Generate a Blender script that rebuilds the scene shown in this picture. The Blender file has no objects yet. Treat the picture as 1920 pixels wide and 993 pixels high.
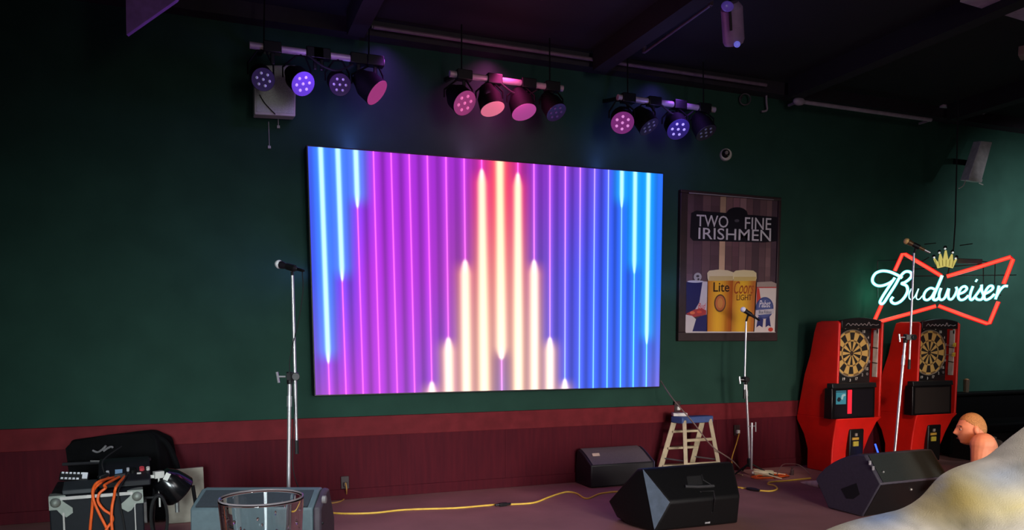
import bpy, bmesh, math, random
from mathutils import Vector as V, Matrix, noise
random.seed(7)
S = bpy.context.scene
COL = S.collection
PI = math.pi
# ------------------------------------------------------------------ camera
F, PPX, PPY, EYE = 1450.0, 960.0, 770.3, 1.35
YAW, PIT, ROL = 0.3754, -0.0888, -0.0016
D = 6.677                                     # the back wall plane y = D
Fw = V((math.sin(YAW)*math.cos(PIT), math.cos(YAW)*math.cos(PIT), math.sin(PIT)))
R0 = V((math.cos(YAW), -math.sin(YAW), 0)); U0 = R0.cross(Fw)
Rt = R0*math.cos(ROL)+U0*math.sin(ROL); Up = U0*math.cos(ROL)-R0*math.sin(ROL)
EYEP = V((0, 0, EYE))
cam_d = bpy.data.cameras.new('camera'); cam = bpy.data.objects.new('camera', cam_d); COL.objects.link(cam)
cam_d.sensor_fit = 'HORIZONTAL'; cam_d.sensor_width = 36; cam_d.lens = 36*F/1920
cam_d.shift_y = (PPY-496.5)/1920; cam_d.clip_start = .02
cam.matrix_world = Matrix(((Rt.x, Up.x, -Fw.x, 0), (Rt.y, Up.y, -Fw.y, 0), (Rt.z, Up.z, -Fw.z, EYE), (0, 0, 0, 1)))
S.camera = cam
def ray(px, py): return Fw+Rt*((px-PPX)/F)-Up*((py-PPY)/F)
def Y(px, py, y): d = ray(px, py); return EYEP+d*(y/d.y)
def X(px, py, x): d = ray(px, py); return EYEP+d*(x/d.x)
def Z(px, py, z=0.0): d = ray(px, py); return EYEP+d*((z-EYE)/d.z)
def PD(px, py, dep): return EYEP+ray(px, py)*dep
def PL(px, py, p, n): d = ray(px, py); return EYEP+d*((p-EYEP).dot(n)/d.dot(n))
def dep(p): return (p-EYEP).dot(Fw)
# ------------------------------------------------------------------ materials
def lin(c):
    return tuple(((v/255)/12.92 if v/255 <= .04045 else ((v/255+.055)/1.055)**2.4) for v in c[:3])
_mats = {}
def mat(name, c, rough=.5, metal=0., em=0., emc=None, var=.15, scale=18., bump=0., spec=.5, trans=0., ior=1.45):
    if name in _mats: return _mats[name]
    m = bpy.data.materials.new(name); m.use_nodes = True; _mats[name] = m
    nt = m.node_tree; b = nt.nodes['Principled BSDF']; L = nt.links.new
    col = lin(c)
    b.inputs['Roughness'].default_value = rough; b.inputs['Metallic'].default_value = metal
    b.inputs['Specular IOR Level'].default_value = spec
    b.inputs['Base Color'].default_value = (*col, 1)
    if trans: b.inputs['Transmission Weight'].default_value = trans; b.inputs['IOR'].default_value = ior
    if em:
        b.inputs['Emission Color'].default_value = (*lin(emc or c), 1); b.inputs['Emission Strength'].default_value = em
    if var and not trans:
        tc = nt.nodes.new('ShaderNodeTexCoord'); n = nt.nodes.new('ShaderNodeTexNoise')
        n.inputs['Scale'].default_value = scale; n.inputs['Detail'].default_value = 5
        r = nt.nodes.new('ShaderNodeValToRGB')
        r.color_ramp.elements[0].position = .3; r.color_ramp.elements[1].position = .7
        r.color_ramp.elements[0].color = (*[v*(1-var) for v in col], 1)
        r.color_ramp.elements[1].color = (*[min(1, v*(1+var)) for v in col], 1)
        L(tc.outputs['Object'], n.inputs['Vector']); L(n.outputs['Fac'], r.inputs['Fac']); L(r.outputs['Color'], b.inputs['Base Color'])
        if bump:
            bp = nt.nodes.new('ShaderNodeBump'); bp.inputs['Strength'].default_value = bump; bp.inputs['Distance'].default_value = .01
            L(n.outputs['Fac'], bp.inputs['Height']); L(bp.outputs['Normal'], b.inputs['Normal'])
    return m
def vmat(name, rough=.5, em=0., bump=0., bscale=300.):
    """colours come from the mesh's own colour attribute"""
    if name in _mats: return _mats[name]
    m = bpy.data.materials.new(name); m.use_nodes = True; _mats[name] = m
    nt = m.node_tree; b = nt.nodes['Principled BSDF']; a = nt.nodes.new('ShaderNodeAttribute'); a.attribute_name = 'Col'
    b.inputs['Roughness'].default_value = rough
    if em:
        b.inputs['Base Color'].default_value = (.004, .004, .005, 1)
        nt.links.new(a.outputs['Color'], b.inputs['Emission Color']); b.inputs['Emission Strength'].default_value = em
    else:
        nt.links.new(a.outputs['Color'], b.inputs['Base Color'])
    if bump:
        tc = nt.nodes.new('ShaderNodeTexCoord'); n = nt.nodes.new('ShaderNodeTexNoise'); n.inputs['Scale'].default_value = bscale; n.inputs['Detail'].default_value = 6
        bp = nt.nodes.new('ShaderNodeBump'); bp.inputs['Strength'].default_value = bump; bp.inputs['Distance'].default_value = .004
        nt.links.new(tc.outputs['Object'], n.inputs['Vector']); nt.links.new(n.outputs['Fac'], bp.inputs['Height']); nt.links.new(bp.outputs['Normal'], b.inputs['Normal'])
    return m
BLACK = mat('black_plastic', (20, 20, 22), .45)
BLACKM = mat('black_metal', (16, 16, 18), .4, .3)
RUBBER = mat('black_rubber', (14, 14, 15), .8)
CHROME = mat('chrome', (225, 225, 228), .28, .75, var=.03)
STEEL = mat('dull_steel', (150, 152, 150), .4, .6)
WHITE = mat('white_plastic', (215, 212, 205), .5, var=.05)
YELLOW = mat('yellow_cord', (255, 204, 80), .5)
ORANGE = mat('orange_cord', (235, 95, 30), .5)
# ------------------------------------------------------------------ mesh helpers
_M = {}
def tag(o, label, cat=None, group=None, kind=None):
    if label: o['label'] = label
    if cat: o['category'] = cat
    if group: o['group'] = group
    if kind: o['kind'] = kind
    return o
def thing(name, label, cat, loc=(0, 0, 0), rz=0., group=None, mw=None):
    o = bpy.data.objects.new(name, None); COL.objects.link(o); o.empty_display_size = .05
    M = mw if mw is not None else Matrix.Translation(V(loc)) @ Matrix.Rotation(rz, 4, 'Z')
    o.matrix_world = M; _M[o] = M
    return tag(o, label, cat, group)
class MB:
    def __init__(s): s.bm = bmesh.new(); s.c = None; s.smooth = True
    def _add(s, vs, fs, mi=0, col=None):
        bv = [s.bm.verts.new(v) for v in vs]
        for k, f in enumerate(fs):
            try: fa = s.bm.faces.new([bv[i] for i in f])
            except ValueError: continue
            fa.material_index = mi
            if col is not None:
                if s.c is None: s.c = s.bm.loops.layers.float_color.new('Col')
                for l in fa.loops:
                    cc = col(l.vert.co) if callable(col) else col
                    l[s.c] = (*lin(cc), 1)
        return bv
    def box(s, c, size, M=None, mi=0, col=None):
        x, y, z = [k/2 for k in size]; c = V(c)
        vs = [V(p) for p in ((-x, -y, -z), (x, -y, -z), (x, y, -z), (-x, y, -z), (-x, -y, z), (x, -y, z), (x, y, z), (-x, y, z))]
        if M: vs = [M @ v for v in vs]
        return s._add([c+v for v in vs], [(3, 2, 1, 0), (4, 5, 6, 7), (0, 1, 5, 4), (1, 2, 6, 5), (2, 3, 7, 6), (3, 0, 4, 7)], mi, col)
    def bar(s, a, b, w, h, mi=0, up=V((0, 0, 1))):
        a, b = V(a), V(b); d = (b-a).normalized()
        if abs(d.dot(up)) > .97: up = V((0, 1, 0))
        x = d.cross(up).normalized()*(w/2); y = x.cross(d).normalized()*(h/2)
        vs = [a-x-y, a+x-y, a+x+y, a-x+y, b-x-y, b+x-y, b+x+y, b-x+y]
        return s._add(vs, [(3, 2, 1, 0), (4, 5, 6, 7), (0, 1, 5, 4), (1, 2, 6, 5), (2, 3, 7, 6), (3, 0, 4, 7)], mi)
    def tube(s, pts, r, seg=10, mi=0, closed=False, cap=True):
        pts = [V(p) for p in pts]; n = len(pts)
        rr = r if isinstance(r, (list, tuple)) else [r]*n
        rings = []; prev = None
        for i, p in enumerate(pts):
            a = pts[(i-1) % n] if (closed or i > 0) else p; b = pts[(i+1) % n] if (closed or i < n-1) else p
            t = (b-a).normalized() if (b-a).length > 1e-9 else V((0, 0, 1))
            if prev is None:
                u = V((0, 0, 1)) if abs(t.z) < .9 else V((1, 0, 0)); x = t.cross(u).normalized()
            else:
                x = prev-t*prev.dot(t); x = x.normalized() if x.length > 1e-6 else t.orthogonal().normalized()
            prev = x; y = t.cross(x)
            rings.append([p+(x*math.cos(2*PI*k/seg)+y*math.sin(2*PI*k/seg))*rr[i] for k in range(seg)])
        vs = [v for g in rings for v in g]; fs = []
        for i in range(n if closed else n-1):
            j = (i+1) % n
            for k in range(seg):
                fs.append((i*seg+k, i*seg+(k+1) % seg, j*seg+(k+1) % seg, j*seg+k))
        if cap and not closed:
            fs.append(tuple(range(seg-1, -1, -1))); fs.append(tuple((n-1)*seg+k for k in range(seg)))
        return s._add(vs, fs, mi)
    def curve(s, pts, r, seg=8, res=6, mi=0, closed=False):
        return s.tube(smooth(pts, res, closed), r, seg, mi, closed)
    def lathe(s, prof, M=Matrix(), seg=24, mi=0, col=None):
        """prof: (radius, height) along local z"""
        vs = []; fs = []
        for r, h in prof:
            for k in range(seg): vs.append(M @ V((r*math.cos(2*PI*k/seg), r*math.sin(2*PI*k/seg), h)))
        for i in range(len(prof)-1):
            for k in range(seg): fs.append((i*seg+k, i*seg+(k+1) % seg, (i+1)*seg+(k+1) % seg, (i+1)*seg+k))
        if prof[0][0] > 1e-5: fs.append(tuple(range(seg-1, -1, -1)))
        if prof[-1][0] > 1e-5: fs.append(tuple((len(prof)-1)*seg+k for k in range(seg)))
        return s._add(vs, fs, mi, col)
    def ball(s, c, r, M=None, seg=16, rings=10, mi=0, col=None):
        rr = r if isinstance(r, (tuple, list)) else (r, r, r); c = V(c); vs = []; fs = []
        for i in range(1, rings):
            a = PI*i/rings
            for k in range(seg):
                p = V((rr[0]*math.sin(a)*math.cos(2*PI*k/seg), rr[1]*math.sin(a)*math.sin(2*PI*k/seg), rr[2]*math.cos(a)))
                vs.append(c+(M @ p if M else p))
        t = V((0, 0, rr[2])); vs.append(c+(M @ t if M else t)); vs.append(c-(M @ t if M else t))
        for i in range(rings-2):
            for k in range(seg): fs.append((i*seg+k, (i+1)*seg+k, (i+1)*seg+(k+1) % seg, i*seg+(k+1) % seg))
        nt, nb = len(vs)-2, len(vs)-1
        for k in range(seg):
            fs.append((nt, k, (k+1) % seg)); fs.append((nb, (rings-2)*seg+(k+1) % seg, (rings-2)*seg+k))
        return s._add(vs, fs, mi, col)
    def prism(s, a, b, mi=0, col=None):
        """two matching outlines"""
        n = len(a); vs = list(a)+list(b)
        fs = [tuple(range(n-1, -1, -1)), tuple(range(n, 2*n))]+[(i, (i+1) % n, n+(i+1) % n, n+i) for i in range(n)]
        return s._add(vs, fs, mi, col)
    def hull(s, pts, mi=0):
        bv = [s.bm.verts.new(p) for p in pts]
        r = bmesh.ops.convex_hull(s.bm, input=bv)
        bad = [v for v in bv if v.is_valid and not v.link_faces]
        if bad: bmesh.ops.delete(s.bm, geom=bad, context='VERTS')
        bmesh.ops.dissolve_limit(s.bm, angle_limit=.02, verts=s.bm.verts, edges=s.bm.edges)
    def poly(s, pts, mi=0, col=None): return s._add(pts, [tuple(range(len(pts)))], mi, col)
    def build(s, name, m, parent=None, bev=0., seg=2, flat=False, sm=.6):
        bm = s.bm
        bmesh.ops.recalc_face_normals(bm, faces=bm.faces)
        root = parent
        while root is not None and root.parent is not None: root = root.parent
        if root is not None: bmesh.ops.transform(bm, matrix=_M[root].inverted(), verts=bm.verts)
        me = bpy.data.meshes.new(name); bm.to_mesh(me); bm.free()
        for mm in (m if isinstance(m, (list, tuple)) else [m]): me.materials.append(mm)
        o = bpy.data.objects.new(name, me); COL.objects.link(o)
        if parent is not None: o.parent = parent
        if not flat:
            me.polygons.foreach_set('use_smooth', [True]*len(me.polygons))
            me.set_sharp_from_angle(angle=sm)
        if bev:
            b = o.modifiers.new('edge', 'BEVEL'); b.width = bev; b.segments = seg; b.limit_method = 'ANGLE'; b.angle_limit = .5
        return o
def smooth(pts, res=6, closed=False):
    pts = [V(p) for p in pts]; n = len(pts); out = []
    for i in range(n if closed else n-1):
        g = (lambda k: pts[k % n]) if closed else (lambda k: pts[max(0, min(n-1, k))])
        p0, p1, p2, p3 = g(i-1), g(i), g(i+1), g(i+2)
        for k in range(res):
            t = k/res
            out.append(.5*((2*p1)+(p2-p0)*t+(2*p0-5*p1+4*p2-p3)*t*t+(3*p1-p0-3*p2+p3)*t**3))
    if not closed: out.append(pts[-1])
    return out
def frame(o, z, x=None):
    """matrix with local z along z"""
    z = V(z).normalized(); x = V(x) if x is not None else (V((0, 0, 1)) if abs(z.z) < .9 else V((1, 0, 0)))
    x = (x-z*x.dot(z)).normalized(); y = z.cross(x)
    return Matrix(((x.x, y.x, z.x, o[0]), (x.y, y.y, z.y, o[1]), (x.z, y.z, z.z, o[2]), (0, 0, 0, 1)))
def rotz(a): return Matrix.Rotation(a, 3, 'Z')
def text_geo(body, shear=0., offset=0., res=3):
    cu = bpy.data.curves.new('t', 'FONT'); cu.body = body; cu.shear = shear; cu.offset = offset; cu.resolution_u = res
    o = bpy.data.objects.new('t', cu); COL.objects.link(o); bpy.context.view_layer.update()
    me = o.evaluated_get(bpy.context.evaluated_depsgraph_get()).to_mesh()
    vs = [v.co.copy() for v in me.vertices]; fs = [tuple(p.vertices) for p in me.polygons]
    o.evaluated_get(bpy.context.evaluated_depsgraph_get()).to_mesh_clear()
    bpy.data.objects.remove(o); bpy.data.curves.remove(cu)
    x0 = min(v.x for v in vs); x1 = max(v.x for v in vs); y0 = min(v.y for v in vs); y1 = max(v.y for v in vs)
    return [((v.x-x0)/(x1-x0), (v.y-y0)/(y1-y0)) for v in vs], fs
def struct(o): o['kind'] = 'structure'; return o
def grille_mat(name, c, scale=220):
    if name in _mats: return _mats[name]
    m = mat(name, c, .6, .2, var=.0)
    nt = m.node_tree; b = nt.nodes['Principled BSDF']
    tc = nt.nodes.new('ShaderNodeTexCoord'); v = nt.nodes.new('ShaderNodeTexVoronoi'); v.inputs['Scale'].default_value = scale
    r = nt.nodes.new('ShaderNodeValToRGB'); r.color_ramp.elements[0].position = .2; r.color_ramp.elements[1].position = .45
    r.color_ramp.elements[0].color = (*[k*.45 for k in lin(c)], 1); r.color_ramp.elements[1].color = (*[k*1.2 for k in lin(c)], 1)
    nt.links.new(tc.outputs['Object'], v.inputs['Vector']); nt.links.new(v.outputs['Distance'], r.inputs['Fac']); nt.links.new(r.outputs['Color'], b.inputs['Base Color'])
    return m
# ------------------------------------------------------------------ the room
CEIL = 3.97; XL, XR, YB = -3.0, 10.6, -2.6
WALLG = mat('green_wall_paint', (40, 68, 58), .85, var=.12, scale=3., bump=.15, spec=.08)
WALLD = mat('dark_wall_paint', (40, 46, 48), .8, var=.12, scale=3.)
CEILM = mat('black_ceiling', (15, 12, 15), .85, var=.25, scale=2.5, bump=.3)
m = MB(); m.box(((XL+XR)/2, D+.06, CEIL/2), (XR-XL+.3, .12, CEIL)); struct(m.build('wall_back', WALLG))
m = MB(); m.box((XL-.06, (D+YB)/2, CEIL/2), (.12, D-YB, CEIL)); struct(m.build('wall_left', WALLD))
m = MB(); m.box((XR+.06, (D+YB)/2, CEIL/2), (.12, D-YB, CEIL)); struct(m.build('wall_right', WALLD))
m = MB(); m.box(((XL+XR)/2, (D+YB)/2, CEIL+.06), (XR-XL+.3, D-YB+.3, .12)); struct(m.build('ceiling', CEILM))
FLOORM = mat('worn_floor', (152, 106, 100), .7, var=.16, scale=2.2, bump=.05)
m = MB(); m.box(((XL+XR)/2, (D+YB)/2, -.06), (XR-XL+.3, D-YB+.3, .12)); struct(m.build('floor', FLOORM))
# wood dado, chair rail, stiles
WOOD = bpy.data.materials.new('red_stained_wood'); WOOD.use_nodes = True
nt = WOOD.node_tree; b = nt.nodes['Principled BSDF']; b.inputs['Roughness'].default_value = .7; b.inputs['Specular IOR Level'].default_value = .12
tc = nt.nodes.new('ShaderNodeTexCoord'); mp = nt.nodes.new('ShaderNodeMapping'); mp.inputs['Scale'].default_value = (14, 14, 1.2)
n1 = nt.nodes.new('ShaderNodeTexNoise'); n1.inputs['Scale'].default_value = 2.5; n1.inputs['Detail'].default_value = 8
cr = nt.nodes.new('ShaderNodeValToRGB'); cr.color_ramp.elements[0].position = .3; cr.color_ramp.elements[1].position = .75
cr.color_ramp.elements[0].color = (*lin((70, 14, 26)), 1); cr.color_ramp.elements[1].color = (*lin((84, 19, 30)), 1)
L = nt.links.new; L(tc.outputs['Object'], mp.inputs['Vector']); L(mp.outputs['Vector'], n1.inputs['Vector']); L(n1.outputs['Fac'], cr.inputs['Fac']); L(cr.outputs['Color'], b.inputs['Base Color'])
RAILZ = .715
RAILW = mat('rail_wood', (106, 32, 38), .7, var=.18, scale=9., spec=.12)
m = MB(); m.box(((XL+XR)/2, D-.006, .28), (XR-XL, .012, .56)); struct(m.build('trim_1', WOOD))
m = MB(); m.box(((XL+XR)/2, D-.014, .63), (XR-XL, .028, .17)); struct(m.build('trim_2', RAILW, bev=.004))
m = MB()
for px in (757, 952, 1150, 1245, 1345):
    p = Y(px, 850, D-.012); m.box((p.x+.04, D-.0135, .29), (.13, .005, .53))
for x in (-1.9, -.6, .45, 7.6, 8.8): m.box((x, D-.0135, .29), (.13, .005, .53))
struct(m.build('trim_3', WOOD))
m = MB(); m.box(((XL+XR)/2, D-.012, .045), (XR-XL, .024, .09)); struct(m.build('baseboard_back', WOOD, bev=.003))
# ceiling beam line along the wall
DKM = mat('dark_painted_steel', (46, 38, 46), .6, .2)
m = MB(); m.box(((XL+XR)/2, D-.07, CEIL-.06), (XR-XL, .14, .12)); struct(m.build('trim_4', DKM))
for i, x in enumerate((-1.2, 1.2, 3.4, 5.6, 7.8)):
    m = MB(); m.box((x, 2.8, CEIL-.09), (.14, 7.3, .18)); struct(m.build('trim_%d' % (5+i), CEILM))

# ------------------------------------------------------------------ LED video wall
ys = D-.16
ctl = V((.822, ys, 2.936)); ctr = V((4.130, ys, 2.936)); cbl = V((.822, ys, .917)); cbr = V((4.130, ys, .917))
ctl, ctr, cbr, cbl = Y(577, 274, ys), Y(1243, 326, ys), Y(1236, 724, ys), Y(592, 740, ys)
scr = thing('video_wall', 'large wall-mounted LED screen showing glowing vertical magenta, blue and white bars', 'screen', ((ctl.x+ctr.x)/2, D, cbl.z))
m = MB(); e = .012
fr = [cbl+V((-e, .004, -e)), cbr+V((e, .004, -e)), ctr+V((e, .004, e)), ctl+V((-e, .004, e))]
m.prism(fr, [V((p.x, D-.002, p.z)) for p in fr]); m.build('cabinet', mat('screen_cabinet', (10, 10, 14), .5), scr, bev=.004)
tx = [601, 633, 667, 700, 733, 767, 801, 836, 870, 903, 937, 971, 1001, 1031, 1060, 1088, 1115, 1141, 1166, 1191, 1216]
bx = [618, 649, 681, 712, 745, 777.5, 810, 842, 875, 908, 941, 972, 1002, 1031, 1059, 1086, 1112, 1138, 1163, 1187, 1211.5]
ut = [(Y(x, 274+(x-577)*.0781, ys)-ctl).dot((ctr-ctl))/(ctr-ctl).length_squared for x in tx]
ub = [(Y(x, 740-(x-592)*.0248, ys)-cbl).dot((cbr-cbl))/(cbr-cbl).length_squared for x in bx]
def ext(a):
    lo = a[0]/(a[1]-a[0]); hi = (1-a[-1])/(a[-1]-a[-2]); return lo, hi
thick = {0: (0, .873), 1: (0, .535), 2: (0, .235), 6: (.955, 1.1), 7: (.765, 1.1), 8: (.43, 1.1), 9: (.04, 1.1), 10: (-.1, .865), 11: (.045, 1.1), 12: (.42, 1.1), 13: (.765, 1.1), 14: (.955, 1.1), 18: (0, .17), 19: (0, .47), 20: (0, .80)}
for k in (0, 1, 2, 18, 19, 20): thick[k] = (-.1, thick[k][1])
def mixc(a, b, t): t = max(0, min(1, t)); return tuple(x+(y-x)*t for x, y in zip(a, b))
def ss(a, b, x): t = max(0, min(1, (x-a)/(b-a))); return t*t*(3-2*t)
def ramp(st, x):
    for (a, ca), (b_, cb) in zip(st, st[1:]):
        if x <= b_: return mixc(ca, cb, (x-a)/(b_-a))
    return st[-1][1]
def screen_col(s, t):
    """s: column measured in lines, t: 0 top .. 1 bottom -> linear rgb"""
    top = ramp([(-1, (70, 90, 235)), (2, (110, 80, 225)), (3.2, (160, 54, 205)), (8, (160, 54, 198)), (9, (190, 50, 150)), (10, (225, 50, 110)), (11, (190, 50, 140)), (12, (140, 58, 190)), (15, (120, 70, 195)), (17, (70, 85, 215)), (19, (20, 130, 235)), (20.9, (50, 110, 230))], s)
    bot = ramp([(-1, (150, 85, 195)), (1, (172, 54, 202)), (4, (166, 54, 202)), (6.5, (130, 70, 185)), (9, (150, 115, 160)), (11, (140, 115, 165)), (13.5, (85, 85, 200)), (16, (55, 95, 225)), (19, (60, 105, 225)), (20.9, (115, 110, 205))], s)
    mid = ramp([(-1, (60, 70, 235)), (1.5, (120, 60, 215)), (2.5, (168, 44, 208)), (6, (162, 48, 198)), (8, (150, 70, 160)), (10, (190, 110, 130)), (12, (120, 80, 180)), (14, (90, 80, 210)), (16, (65, 90, 225)), (18.5, (40, 105, 232)), (20.9, (40, 110, 230))], s)
    c = mixc(top, mid, t*2) if t < .5 else mixc(mid, bot, t*2-1)
    fr_ = s-math.floor(s); band = .86+.2*abs(math.cos(PI*(fr_)))+.05*math.sin(s*12.1)
    c = tuple(max(0, v*band+(v-sum(c)/3)*.18) for v in c)
    L_ = [v for v in lin(tuple(min(255, v) for v in c))]
    for i in range(max(0, int(s)-2), min(21, int(s)+4)):
        d = abs(s-i); th = 0.; taper = 1
        if i in thick:
            a, b_ = thick[i]; e1 = ss(a-.015, a+.07, t) if a > 0 else 1.; e2 = 1-ss(b_-.07, b_+.01, t) if b_ < 1 else 1-.7*ss(.985, 1.0, t)*0
            th = min(e1, e2)
        thin = ramp([(0, (255, 95, 235)), (9, (255, 100, 225)), (13, (235, 130, 255)), (16, (150, 190, 255)), (20, (110, 225, 255))], i+4*(t-.45) if i > 9 else i)
        w = .032
        g = math.exp(-(d/w)**2)*1.25+.18*math.exp(-(d/.14)**2)
        lt = lin(thin)
        if th < 1:
            for k in range(3): L_[k] += lt[k]*g*(1-th)
        if th > 0:
            blue = i < 3 or i > 17
            if blue: core, glow, wd, gw = (.55, 1.0, 1.1), ((.01, .30, 1.05) if i < 3 else (0, .42, 1.0)), .14, .50
            else:
                f = ss(0.05, .85, t)
                core = (1.1, .9, .48+.1*f); glow = mixc((1.0, .04, .12), (.95, .48, .16), f) if abs(i-10) > 0 else mixc((1.1, .12, .1), (.95, .5, .3), f); wd, gw = .21+.06*f, .52
                if i in (8, 12, 7, 13, 6, 14): wd = .25
            wq = wd*(.12+.88*math.sqrt(max(0, th)))
            gq = math.exp(-(d/wq)**2.6); hq = math.exp(-(d/gw)**2)*(.85 if blue else .72)*th
            for k in range(3): L_[k] = L_[k]*(1-.75*hq)+core[k]*gq*ss(0, .2, th)*1.1+glow[k]*hq*(1-.6*gq*th)
    return tuple(min(3.2, v) for v in L_)
off = (-.5, -.44, -.37, -.3, -.25, -.21, -.18, -.15, -.125, -.1, -.075, -.05, -.035, -.02, 0)
offs = list(off)+[-o for o in off[-2:0:-1]]
lt_, ht_ = ext(ut); lb_, hb_ = ext(ub)
cols = [-1+k*.02 for k in range(0, 26, 3)]+[i+o for i in range(21) for o in offs]+[20.5+k*.07 for k in range(1, 6)]+[21]
cols = sorted(set(round(c, 4) for c in cols))
def uof(a, s, lo, hi):
    if s < 0: return a[0]*(1+s) if s > -1 else 0
    if s >= 20: return a[20]+(1-a[20])*(s-20)
    i = int(s); return a[i]+(a[i+1]-a[i])*(s-i)
NR = 150
me = bpy.data.meshes.new('display'); vs = []; cc = []
Mi = _M[scr].inverted()
for r in range(NR+1):
    t = r/NR; A = ctl.lerp(cbl, t); B = ctr.lerp(cbr, t)
    for s in cols:
        u = uof(ut, s, lt_, ht_)*(1-t)+uof(ub, s, lb_, hb_)*t
        vs.append(Mi @ (A.lerp(B, u)+V((0, -.001, 0))))
        sg = s if 0 <= s <= 20 else (s*(ut[0]/(ut[1]-ut[0])) if s < 0 else 20+(s-20)*(1-ut[20])/(ut[20]-ut[19]))
        cc.append(screen_col(sg, t))
nc = len(cols)
me.from_pydata(vs, [], [(r*nc+k, (r+1)*nc+k, (r+1)*nc+k+1, r*nc+k+1) for r in range(NR) for k in range(nc-1)])
ca = me.color_attributes.new('Col', 'FLOAT_COLOR', 'POINT')
ca.data.foreach_set('color', [v for c in cc for v in (*c, 1)])
me.materials.append(vmat('led_picture', .6, em=1.0))
o = bpy.data.objects.new('display', me); COL.objects.link(o); o.parent = scr
# screen cable to the floor
m = MB(); a = Y(1239, 714, ys+.05)
m.curve([a, Y(1262, 748, 6.35), Y(1300, 792, 6.22), Y(1335, 836, 6.2), Y(1372, 862, 6.22), V((*Z(1392, 884, .008).xy, .008))], .006)
tag(m.build('cable', mat('grey_cable', (120, 98, 92), .5)), 'grey cable slanting from the lower corner of the LED screen down past the ladder', 'cable')

# ------------------------------------------------------------------ framed beer poster
yp = D-.035
P4 = dict(tl=Y(1287.5, 363, yp), tr=Y(1456, 374.5, yp), br=Y(1454, 623.5, yp), bl=Y(1285, 622, yp))
ul = (P4['tl'].x+P4['bl'].x)/2; ur = (P4['tr'].x+P4['br'].x)/2; zt = (P4['tl'].z+P4['tr'].z)/2; zb = (P4['bl'].z+P4['br'].z)/2
post = thing('poster', 'wood-framed bar poster of two full beer glasses between cans under white lettering', 'poster', ((ul+ur)/2, D, zb))
m = MB(); fw = .085
for (x0, x1, z0, z1) in ((ul-fw, ur+fw*.4, zb-fw*1.05, zb), (ul-fw, ur+fw*.4, zt, zt+fw*.35), (ul-fw, ul, zb, zt), (ur, ur+fw*.4, zb, zt)):
    m.box(((x0+x1)/2, D-.026, (z0+z1)/2), (x1-x0, .05, z1-z0))
m.build('frame', mat('brown_frame_wood', (46, 26, 28), .5, var=.3, scale=12), post, bev=.006)
m = MB(); lay = [0]
def pu(cx, cy): return (cx-112)/(636-112), 1-(cy-(70+(cx-118)*.077))/((876+.008*(cx-108))-(70+(cx-118)*.077))
def p3(u, v, k=None): return V((ul+(ur-ul)*u, D-.03-.0007*(lay[0] if k is None else k), zb+(zt-zb)*v))
def q(pts, col, raw=False):
    lay[0] += 1; P = [p3(*(p if raw else pu(*p))) for p in pts]
    if col and callable(col): m._add(P, [tuple(range(len(P)))], 0, col)
    else: m._add(P, [tuple(range(len(P)))], 0, col)
def ell(cx, cy, rx, ry, col, n=28): q([(cx+rx*math.cos(2*PI*k/n), cy+ry*math.sin(2*PI*k/n)) for k in range(n)], col)
def txt(body, x0, y0, x1, y1, col, shear=0., off_=0., dy=0):
    lay[0] += 1; vv, ff = text_geo(body, shear, off_)
    m._add([p3(*pu(x0+(x1-x0)*a, y1-(y1-y0)*b_+dy*a)) for a, b_ in vv], ff, 0, col)
q([(0, 0), (1, 0), (1, 1), (0, 1)], (70, 52, 58), True)
pb = [112, 152, 200, 247, 297, 333, 372, 412, 452, 490, 530, 570, 604, 637]
pc = [(84, 62, 68), (70, 50, 58), (88, 64, 68), (76, 54, 60), (150, 122, 100), (98, 70, 72), (88, 60, 66), (104, 78, 80), (92, 66, 70), (70, 52, 58), (84, 62, 66), (96, 72, 74), (66, 50, 58)]
lay[0] += 1
for k in range(13):
    x0, x1 = pb[k]+2, pb[k+1]-1
    n_ = 14
    for j in range(n_):
        ya = 880-(880-(74+(x0-118)*.077))*j/n_; yb_ = 880-(880-(74+(x0-118)*.077))*(j+1)/n_
        f = .95+.22*noise.noise(V((k*3.1, j*.35, 0)))+.06*random.random()
        P = [p3(*pu(x0, ya)), p3(*pu(x1, ya)), p3(*pu(x1, yb_)), p3(*pu(x0, yb_))]
        m._add(P, [(0, 1, 2, 3)], 0, tuple(min(255, v*f*1.22) for v in pc[k]))
q([(136, 182), (165, 168), (640, 205), (636, 345), (560, 352), (150, 342), (132, 322)], (24, 20, 30))
ell(396, 188, 62, 40, (20, 17, 26)); ell(396, 226, 14, 9, (80, 74, 84))
LW = (205, 198, 202)
txt('TWO', 166, 190, 346, 258, LW, off_=.004, dy=10); txt('FINE', 443, 206, 600, 274, LW, off_=.004, dy=6); txt('IRISHMEN', 178, 266, 600, 332, LW, off_=.004, dy=14)
# left can
q([(116, 582), (206, 578), (196, 690), (165, 742), (118, 768)], (34, 34, 84)); q([(206, 578), (234, 580), (232, 772), (150, 775), (190, 700)], (196, 186, 190))
q([(118, 766), (165, 742), (205, 735), (230, 748), (230, 772), (150, 790)], (170, 58, 62)); ell(152, 762, 14, 9, (220, 120, 80)); ell(190, 757, 14, 8, (214, 84, 60))
txt('Bud', 182, 705, 226, 738, (200, 50, 40), .3)
q([(109, 772), (150, 780), (172, 800), (152, 874), (109, 874)], (206, 196, 196)); q([(172, 798), (200, 782), (231, 774), (234, 874), (154, 874)], (40, 38, 92))
ell(164, 579, 45, 7, (190, 188, 198)); ell(176, 552, 22, 24, (168, 160, 162)); ell(176, 548, 9, 7, (70, 60, 64)); ell(180, 566, 6, 6, (60, 50, 54))
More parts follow.
